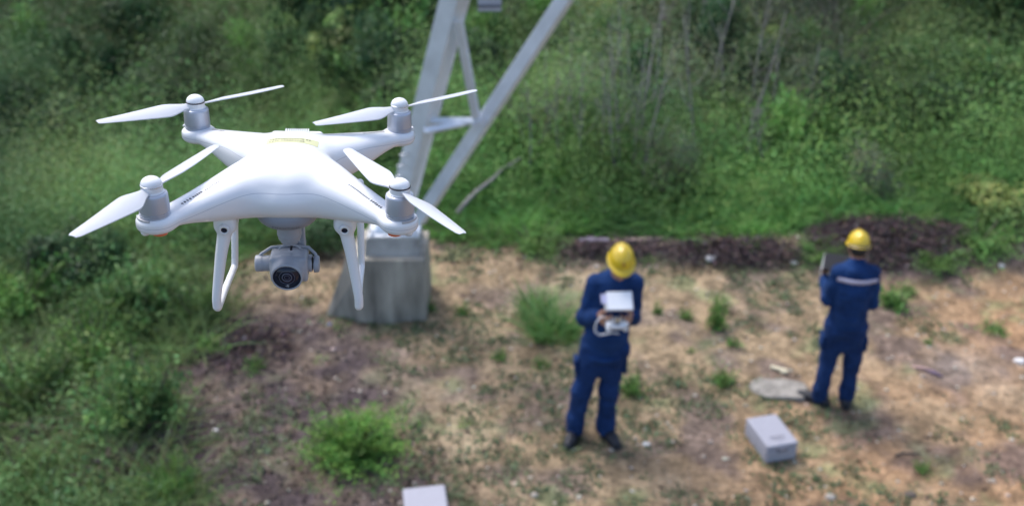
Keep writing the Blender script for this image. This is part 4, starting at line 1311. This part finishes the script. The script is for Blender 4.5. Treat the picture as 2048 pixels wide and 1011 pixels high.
tb = place_in(P2, l2(.06, -.38, 1.29))
hood('tablet_with_sun_hood', 'black screened tablet in a white sun hood held by the second worker', tb, (R(-35), 0, R(180 - 16)), .105, .085, .14, M_WHITE, M_BLACK, M_BLACK, M_BLACK)
rc2p = place_in(P2, l2(.09, -.37, 1.13))
rc2 = thing('remote_controller', 'white remote controller mostly hidden in front of the second worker', 'remote control', rc2p, (R(22), 0, R(180 - 8)))
sdf_obj('controller_body', [rbox((0, 0, 0), (.085, .045, .020), .018, .01)], .005, M_WHITE, rc2)
MB().box((0, -.01, .04), (.02, .008, .035)).build('mount_arm', M_SILVER, rc2, bevel=.003)

# ---------------------------------------------------------------- drone
S = .001
DR = thing('drone', 'white quadcopter drone hovering in the foreground with camera gimbal and landing legs', 'drone', (-.2526, 1.0523, CAM_Z - .4490), (.0018, .0525, .1005))
def mm(*p): return tuple(v * S for v in p)
def arm_prim(sx, sy):
    a = v3(sx * 22, sy * 30, 4) * S; b = v3(sx * 121, sy * 121, -8) * S
    ab = (b - a)[:2]; L_ = np.linalg.norm(ab); u = ab / L_
    def f(P):
        q = P[:, :2] - a[:2]; t = np.clip(q @ u / L_, 0, 1)
        d = np.sqrt(((q - (t * L_)[:, None] * u) ** 2).sum(1))
        wd = (16.5 + 18 * (1 - sstep(.0, .9, t))) * S
        zt = ((27 if sy < 0 else 23.5) - (28.8 if sy < 0 else 25.3) * np.clip(t, 0, 1) ** 1.05) * S
        zb = (-31 + 15.5 * sstep(.30, 1.0, t)) * S
        zc = (zt + zb) / 2; hh = (zt - zb) / 2
        g = ((d / wd) ** 2.6 + (np.abs(P[:, 2] - zc) / hh) ** 2.6) ** (1 / 2.6)
        return (g - 1) * hh * .85
    m = 42 * S
    lo = np.minimum(a, b) - m; hi = np.maximum(a, b) + m
    return (f, lo, hi, .010)
shell_pr = [ell(mm(0, -4, -4), mm(44, 78, 34), .010, None, 2.4), ell(mm(0, -34, -14), mm(58, 45, 17.5), .012, None, 2.6)]
for sx in (-1, 1):
    for sy in (-1, 1):
        shell_pr.append(arm_prim(sx, sy))
        shell_pr.append(cyl(mm(sx * 123.7, sy * 123.7, -15.5), mm(sx * 123.7, sy * 123.7, -1.3), 18.8 * S, None, 5 * S, .006))
V, Q = nets(shell_pr, .0023, iters=3)
shell = link('shell', mesh_np('shell', V, Q), M_SHELL, DR)
# panel seam: a thin grey line in the shell's own material
t_ = M_SHELL.node_tree; N_ = t_.nodes; Lk = t_.links; B_ = N_['Principled BSDF']
tc = N_.new('ShaderNodeTexCoord'); sx_ = N_.new('ShaderNodeSeparateXYZ'); Lk.new(tc.outputs['Object'], sx_.inputs[0])
def mth(op, a, b=None, c=None):
    n = N_.new('ShaderNodeMath'); n.operation = op
    for i, v in enumerate((a, b, c)):
        if v is None: continue
        if isinstance(v, (int, float)): n.inputs[i].default_value = v
        else: Lk.new(v, n.inputs[i])
    return n.outputs[0]
rad = mth('SQRT', mth('ADD', mth('MULTIPLY', sx_.outputs[0], sx_.outputs[0]), mth('MULTIPLY', sx_.outputs[1], sx_.outputs[1])))
mr = N_.new('ShaderNodeMapRange'); mr.interpolation_type = 'SMOOTHSTEP'; mr.inputs[1].default_value = .075; mr.inputs[2].default_value = .165; mr.inputs[3].default_value = .004; mr.inputs[4].default_value = -.0085
Lk.new(rad, mr.inputs[0])
dz = mth('ABSOLUTE', mth('SUBTRACT', sx_.outputs[2], mr.outputs[0]))
ln_ = N_.new('ShaderNodeMapRange'); ln_.inputs[1].default_value = .0001; ln_.inputs[2].default_value = .0005; ln_.inputs[3].default_value = 1; ln_.inputs[4].default_value = 0
Lk.new(dz, ln_.inputs[0])
mc = N_.new('ShaderNodeMix'); mc.data_type = 'RGBA'; mc.inputs[6].default_value = (.80, .81, .83, 1); mc.inputs[7].default_value = (.50, .52, .58, 1)
Lk.new(ln_.outputs[0], mc.inputs[0]); Lk.new(mc.outputs[2], B_.inputs['Base Color'])

def top_z(x, y):
    z = np.linspace(.040, -.02, 240)
    f = sdf_eval(shell_pr, np.stack([np.full(240, x), np.full(240, y), z], 1))
    k = int(np.argmax(f < 0)) if (f < 0).any() else 239
    if k == 0: return z[0]
    return z[k - 1] + (z[k] - z[k - 1]) * f[k - 1] / (f[k - 1] - f[k])

def drape(name, rects, mat, lift=.0003, parent=DR, nsub=1):
    """thin quads (cx, cy, hx, hy, angle) in mm laid on the shell's top"""
    V = []; F = []
    for cx, cy, hx, hy, a in rects:
        c, s = math.cos(a), math.sin(a); b = len(V)
        for i in range(nsub + 1):
            for j in range(nsub + 1):
                u = (2 * i / nsub - 1) * hx; v = (2 * j / nsub - 1) * hy
                x = (cx + u * c - v * s) * S; y = (cy + u * s + v * c) * S
                V.append((x, y, top_z(x, y) + lift))
        m = nsub + 1
        F += [(b + i * m + j, b + (i + 1) * m + j, b + (i + 1) * m + j + 1, b + i * m + j + 1) for i in range(nsub) for j in range(nsub)]
    me = bpy.data.meshes.new(name); me.from_pydata(V, [], F); me.update()
    return link(name, me, mat, parent)

st = drape('sticker', [(3, 8, 29, 8, R(-1))], M_YELLOWTAPE, .0003, DR, 12)
rects = []
rs = random.Random(4)
for row, n in ((11.5, 15), (5.5, 13)):
    x = -22 + rs.uniform(0, 3)
    for i in range(n):
        w_ = rs.uniform(.7, 1.3)
        rects += [(x, row + rs.uniform(-.4, .4), w_, rs.uniform(.3, .5), R(rs.uniform(-20, 20))), (x + rs.uniform(-.6, .6), row, .25, 1.6, 0)]
        if rs.random() < .6: rects.append((x, row - 1.4, w_ * .8, .3, 0))
        x += 3.0 if rs.random() > .15 else 4.5
drape('sticker_writing', rects, M_INK, .0006, st)
# small dark prints along the arms
def arm_print(sx, sy, t0, t1, off, n, big):
    rr = []; a = math.atan2(sy, sx)
    for i in range(n):
        r = t0 + (t1 - t0) * i / (n - 1)
        cx = sx * r * .707 - math.sin(a) * off; cy = sy * r * .707 + math.cos(a) * off
        rr += [(cx, cy, 1.0 * big, 1.3 * big * rs.uniform(.6, 1), a), (cx + rs.uniform(-.6, .6), cy, .3, 2.0 * big, a)]
    return rr
drape('arm_print', arm_print(-1, -1, 136, 146, 5, 4, 1.0) + arm_print(-1, -1, 122, 132, 5, 5, .9) + arm_print(-1, -1, 100, 117, 5, 8, .55), M_INK)
drape('arm_print', arm_print(1, -1, 138, 152, -5, 6, .9) + arm_print(1, -1, 104, 134, -5, 15, .55), M_INK)
drape('arm_print', arm_print(-1, 1, 128, 150, -4, 8, .8), M_INK)
drape('arm_print', arm_print(1, 1, 118, 152, 4, 14, .8), M_INK)
drape('arm_print', [(111, -96, 1.3, 1.0, R(-45)), (-112, -93, 1.2, 1.0, .7)], principled('red_print', (.5, .03, .02), .5))

# battery at the rear with ribbed grip
bt = sdf_obj('battery', [rbox(mm(2, 50, -2), mm(31, 27.5, 17.5), 5 * S)], .0022, M_WHITE, DR)
mb = MB()
for i in range(11): mb.box(mm(-11 + i * 2.6, 70, 15.8), mm(.75, 7, 1.6))
mb.build('grip_ridges', M_WHITE, bt, bevel=.0003)

# motors
prof = [(14.9, -.5), (15.2, .6), (15.2, 1.6), (14.6, 1.9), (14.6, 2.5), (15.2, 2.8), (15.2, 3.8), (14.6, 4.1), (14.6, 4.7), (15.2, 5.0), (15.3, 6.5), (15.1, 12), (14.8, 22.2), (14.3, 23.6), (13.4, 24.4), (12.2, 24.8), (12.0, 25.4)]
hubp = [(11.6, 25.0), (11.8, 25.6), (10.8, 26.6), (10.7, 31.5), (10.9, 32.2)]
ang = {(-1, 1): 36, (1, 1): 34, (-1, -1): 68, (1, -1): -60}
lockmat = {(-1, 1): M_INK, (1, 1): M_SILVER, (-1, -1): M_SILVER, (1, -1): M_INK}
def blade_mesh():
    """one propeller: two twisted tapering blades joined by a hub, in mm"""
    V = []; F = []
    for sg in (1, -1):
        b = len(V); n = 26
        for i in range(n + 1):
            t = i / n; r = 9 + 111 * t
            ch = (9 + 15.5 * sstep(0, .28, np.array(t)) - 14.5 * max(0, (t - .28) / .72) ** 1.15) * (1 if t < .97 else .75)
            tw = R(21 - 15 * t); th = 1.5 - 1.0 * t; off = 2.2 * sstep(0, .3, np.array(t)) - 3.2 * t
            for j in range(9):
                u = j / 8 - .5
                x = r; y = (u * ch + off); z = -math.sin(tw) * u * ch + .08 * ch * (1 - 4 * u * u) + 2.4 * t * t
                V.append((sg * x * S, sg * y * math.cos(tw) * S, (z + th / 2) * S)); V.append((sg * x * S, sg * y * math.cos(tw) * S, (z - th / 2) * S))
        m = 18
        for i in range(n):
            for j in range(8):
                a = b + i * m + 2 * j
                F += [(a, a + m, a + m + 2, a + 2), (a + 1, a + 3, a + m + 3, a + m + 1)]
            F += [(b + i * m, b + i * m + 1, b + (i + 1) * m + 1, b + (i + 1) * m), (b + i * m + 16, b + (i + 1) * m + 16, b + (i + 1) * m + 17, b + i * m + 17)]
        F += [tuple(b + 2 * j for j in range(9)) + tuple(b + 2 * j + 1 for j in range(8, -1, -1)), tuple(b + n * m + 2 * j for j in range(9)) + tuple(b + n * m + 2 * j + 1 for j in range(8, -1, -1))]
    me = bpy.data.meshes.new('propeller'); me.from_pydata(V, [], F); me.update()
    import bmesh
    bm = bmesh.new(); bm.from_mesh(me); bmesh.ops.recalc_face_normals(bm, faces=bm.faces); bm.to_mesh(me); bm.free()
    return me
M_BLADE = principled('white_blade_plastic', (.74, .76, .80), .35, trans=.0)
_bt = M_BLADE.node_tree; _b = _bt.nodes['Principled BSDF']
_b.inputs['Subsurface Weight'].default_value = 0
_tr = _bt.nodes.new('ShaderNodeBsdfTranslucent'); _tr.inputs[0].default_value = (.7, .74, .8, 1); _mx = _bt.nodes.new('ShaderNodeMixShader'); _mx.inputs[0].default_value = .3
_bt.links.new(_b.outputs[0], _mx.inputs[1]); _bt.links.new(_tr.outputs[0], _mx.inputs[2]); _bt.links.new(_mx.outputs[0], _bt.nodes['Material Output'].inputs[0])
bl = blade_mesh()
for (sx, sy), a in ang.items():
    c = mm(sx * 123.7, sy * 123.7, 0)
    mo = MB().lathe([(r * S, z * S) for r, z in prof], (0, 0, 0), 56).build('motor', M_MOTOR, DR, loc=c); auto_smooth(mo, 30)
    pr_ = link('propeller', bl, M_BLADE, DR, loc=(c[0], c[1], 28.5 * S), rot=(0, 0, R(a)))
    auto_smooth(pr_, 50) if sx == -1 and sy == 1 else None
    hb = MB().lathe([(r * S, z * S) for r, z in hubp], (0, 0, 0), 48).build('hub', M_WHITE, DR, loc=c); auto_smooth(hb, 30)
    MB().lathe([(10.9 * S, 32.0 * S), (11.15 * S, 32.2 * S), (11.15 * S, 33.2 * S), (10.7 * S, 33.5 * S)], (0, 0, 0), 48).build('lock_ring', lockmat[(sx, sy)], hb, True)
    dome = [(10.6 * math.cos(q) * S, (33.3 + 8.2 * math.sin(q)) * S) for q in np.linspace(0, math.pi / 2 - .02, 12)]
    MB().lathe(dome, (0, 0, 0), 48).build('dome', M_WHITE, hb, True)
    # frosted strip and lamp at the arm tip
    ca = math.atan2(sy, sx)
    if sy < 0:
        mb = MB()
        for i in range(10):
            q0 = ca + R(-38 + 7.6 * i); q1 = ca + R(-38 + 7.6 * (i + 1))
            mb.hexa([(math.cos(q) * r_ * S + c[0], math.sin(q) * r_ * S + c[1], z * S) for z in (-2.0, -.05) for q, r_ in ((q0, 15.6), (q1, 15.6), (q1, 17.9), (q0, 17.9))])
        mb.build('status_window', M_FROST, DR)
        MB().lathe([(.1 * S, -19 * S), (5 * S, -18.6 * S), (7.5 * S, -17.2 * S), (8 * S, -14.5 * S)], (c[0] - sx * .005, c[1] - .0085, -.0004), 28).build('lamp', M_ORANGE, DR, True)
        MB().lathe([(.1 * S, -18.6 * S), (3.6 * S, -18 * S), (5 * S, -16 * S), (5 * S, -13 * S)], (c[0] + sx * .009, c[1] - .009, -.0006), 24).build('antenna_foot', M_WHITE, DR, True)
    else:
        mb = MB(); mb.tube([(c[0] + math.cos(q) * 17.6 * S, c[1] + math.sin(q) * 17.6 * S, .4 * S) for q in np.linspace(ca - .7, ca + .7, 9)], .0012, 6); mb.build('rim', M_WHITE, DR, True)

# underside cover with raised lettering
sdf_obj('underside_cover', [ell(mm(0, -45, -31), mm(35, 37, 19), .004, None, 2.1)], .0022, M_BELLY, DR)
def belly_y(x, z):
    """front surface of the cover"""
    k = 1 - abs(x / 35) ** 2.1 - abs((z + 31) / 19) ** 2.1
    return -45 - 37 * max(k, 0) ** (1 / 2.1)
def text_mesh(body, size, spacing=1.0):
    cu = bpy.data.curves.new('lettering', 'FONT'); cu.body = body; cu.size = size; cu.align_x = 'CENTER'; cu.align_y = 'CENTER'; cu.space_character = spacing; cu.resolution_u = 3
    ob = bpy.data.objects.new('lettering', cu); COL.objects.link(ob)
    bpy.context.view_layer.update()
    me = bpy.data.meshes.new_from_object(ob.evaluated_get(bpy.context.evaluated_depsgraph_get()))
    bpy.data.objects.remove(ob); bpy.data.curves.remove(cu)
    me.materials.clear()
    return me
me = text_mesh('PHANTOM', 5.0, 1.35)
for v in me.vertices:
    x, z = v.co.x, v.co.y - 38.6; v.co = Vector(mm(x, belly_y(x, z) - .35, z))
link('lettering', me, M_GREYD, DR, smooth=False)

# landing gear, one frame each side: front leg, skid, rear leg, sensor housing
for sx in (-1, 1):
    def g_(x, y, z, r): return (mm(sx * x, y, z), r * S)
    pts = [g_(64, -72, -36, 8.6), g_(66, -76, -48, 7.6), g_(70, -81, -68, 6.4), g_(74.3, -86, -95, 5.6), g_(77.6, -90, -118, 5.0), g_(78, -90, -130, 4.9)]
    pr_ = path(pts)
    gear = sdf_obj('landing_gear', pr_ + path([g_(78, -90, -130, 4.9), g_(77.4, -84, -132.5, 4.2), g_(76 + sx, -40, -131, 3.9), g_(75 + sx * 3, -8, -128, 3.9), g_(74.5 + sx * 3.5, 0, -123, 4.0), g_(73.5 + sx * 4, 8, -85, 4.2), g_(73 + sx * 4, 26, -30, 4.6)])
                   + [cyl(mm(sx * 64, -82, -36), mm(sx * 64, -60, -36), 10.5 * S, None, 3 * S, .004), rbox(mm(sx * 64, -66, -26), mm(11.5, 13, 16), 5 * S, .006)], .0016, M_WHITE, DR)
    c_ = mm(sx * 64, -84.6, -37.5)
    MB().lathe([(3.4 * S, 0), (3.4 * S, 1.6 * S), (5.4 * S, 1.8 * S), (5.9 * S, .4 * S), (5.9 * S, -2 * S)], c_, 32, (0, -1, -.08), False).build('sensor_ring', M_WHITE, gear, True)
    MB().lathe([(.05 * S, .3 * S), (3.4 * S, .3 * S), (3.4 * S, -1 * S)], c_, 28, (0, -1, -.08)).build('sensor_lens', M_GLASS, gear, True)

# gimbal and camera
gm = bpy.data.objects.new('gimbal', None); COL.objects.link(gm); gm.parent = DR
def gpart(name, prims, mat=M_GREY, h=.0013, parent=gm): return sdf_obj(name, prims, h, mat, parent)
gpart('pan_motor', [cyl(mm(-1, -36, -67), mm(-1, -36, -44), 13.6 * S, 14 * S, 1 * S), cyl(mm(-1, -36, -71.5), mm(-1, -36, -66), 12.4 * S, 12.8 * S, 1 * S), cyl(mm(-1, -36, -78), mm(-1, -36, -71), 9 * S, 12 * S, 1.5 * S)])
MB().lathe([(13.9 * S, -50.2 * S), (14.1 * S, -50 * S), (14.1 * S, -49.2 * S), (13.9 * S, -49 * S)], mm(-1, -36, 0), 40).build('pan_motor_gap', M_BLACK, gm, True)
gpart('pan_arm', [rbox(mm(11.5, -18, -68), mm(3.0, 6, 24), 1.6 * S, .003), rbox(mm(5, -14, -93), mm(9, 5, 8), 2 * S, .003)])
gpart('roll_motor', [cyl(mm(-1, -8, -98), mm(-1, -26, -98), 11 * S, None, 1.5 * S)])
MB().tube([mm(-1 + 12.5 * math.cos(q), -40, -86 + 7.5 * math.sin(q)) for q in np.linspace(.15, math.pi - .15, 14)], .0011, 6).build('wire_guard', M_GREY, gm, True)
MB().tube([mm(0, -38, -77), mm(1, -39, -81), mm(0, -38, -86)], .0016, 6).build('ribbon_cable', M_BLACK, gm, True)
gpart('side_frame', chain([(mm(-36, -38, -95), 2.0 * S), (mm(-34, -37, -92), 1.8 * S), (mm(-23, -30, -87), 1.7 * S), (mm(0, -26, -86.5), 1.7 * S), (mm(19, -30, -87), 1.7 * S), (mm(27, -37, -92), 1.8 * S), (mm(28.5, -38, -96), 2.0 * S)], .0002))
gpart('tilt_motor', [cyl(mm(-41, -39, -103), mm(-32.2, -39, -103), 9.4 * S, 9.8 * S, 1.6 * S), cyl(mm(-32.6, -39, -103), mm(-20, -39, -103), 9.2 * S, None, .4 * S, .0003)])
gpart('tilt_bearing', [cyl(mm(17, -39, -103), mm(23.4, -39, -103), 10.2 * S, None, .8 * S), cyl(mm(25.2, -39, -104), mm(31.5, -39, -104), 10.4 * S, 9.6 * S, 1.6 * S)])
gpart('bearing_core', [cyl(mm(22, -39, -103), mm(26, -39, -103), 7 * S)], M_BLACK)
MB().box(mm(24.4, -45, -95), mm(.8, 1.5, 4)).build('flat_cable', M_BLACK, gm)
cb = gpart('camera_housing', parent=DR, prims=[rbox(mm(-2, -41, -103.5), mm(21, 15, 15.5), 3.2 * S, .003), cyl(mm(-3, -50, -104.1), mm(-3, -65.5, -106), 18.6 * S, 17.2 * S, .8 * S, .005)])
c_ = Vector(mm(-3, -67.0, -106.2)); axd = Vector((0, -1, -.12)).normalized()
MB().lathe([(15.6 * S, -2 * S), (15.6 * S, 1.2 * S), (17.3 * S, .9 * S), (17.5 * S, -2 * S)], c_, 56, axd, False).build('lens_ring', M_GREY, cb, True)
MB().lathe([(.05 * S, .35 * S), (15.6 * S, .35 * S), (15.6 * S, -1 * S)], c_, 56, axd).build('lens_glass', M_GLASS, cb, True)
lg = MB()
for r0, r1, z in ((4.6, 5.8, .55), (8.4, 8.9, .5), (2.6, 3.0, .6)):
    lg.lathe([(r0 * S, .3 * S), (r0 * S, z * S), (r1 * S, z * S), (r1 * S, .3 * S)], c_, 40, axd, False)
lg.build('lens_rings', principled('lens_inner_ring', (.10, .11, .16), .25), cb, True)
me = text_mesh('dji', 4.6, .82)
qd = Vector((0, 0, 1)).rotation_difference(axd).to_matrix()
for v in me.vertices:
    lp = Vector((v.co.x * 1.25, -.12, v.co.y)) * 1.0
    v.co = c_ + axd * (.6 * S) + Vector((lp.x * S, 0, lp.z * S)) + Vector((0, .12, -1)).normalized() * 11.2 * S
link('maker_mark', me, principled('mark_grey', (.35, .36, .40), .5), cb, smooth=False)
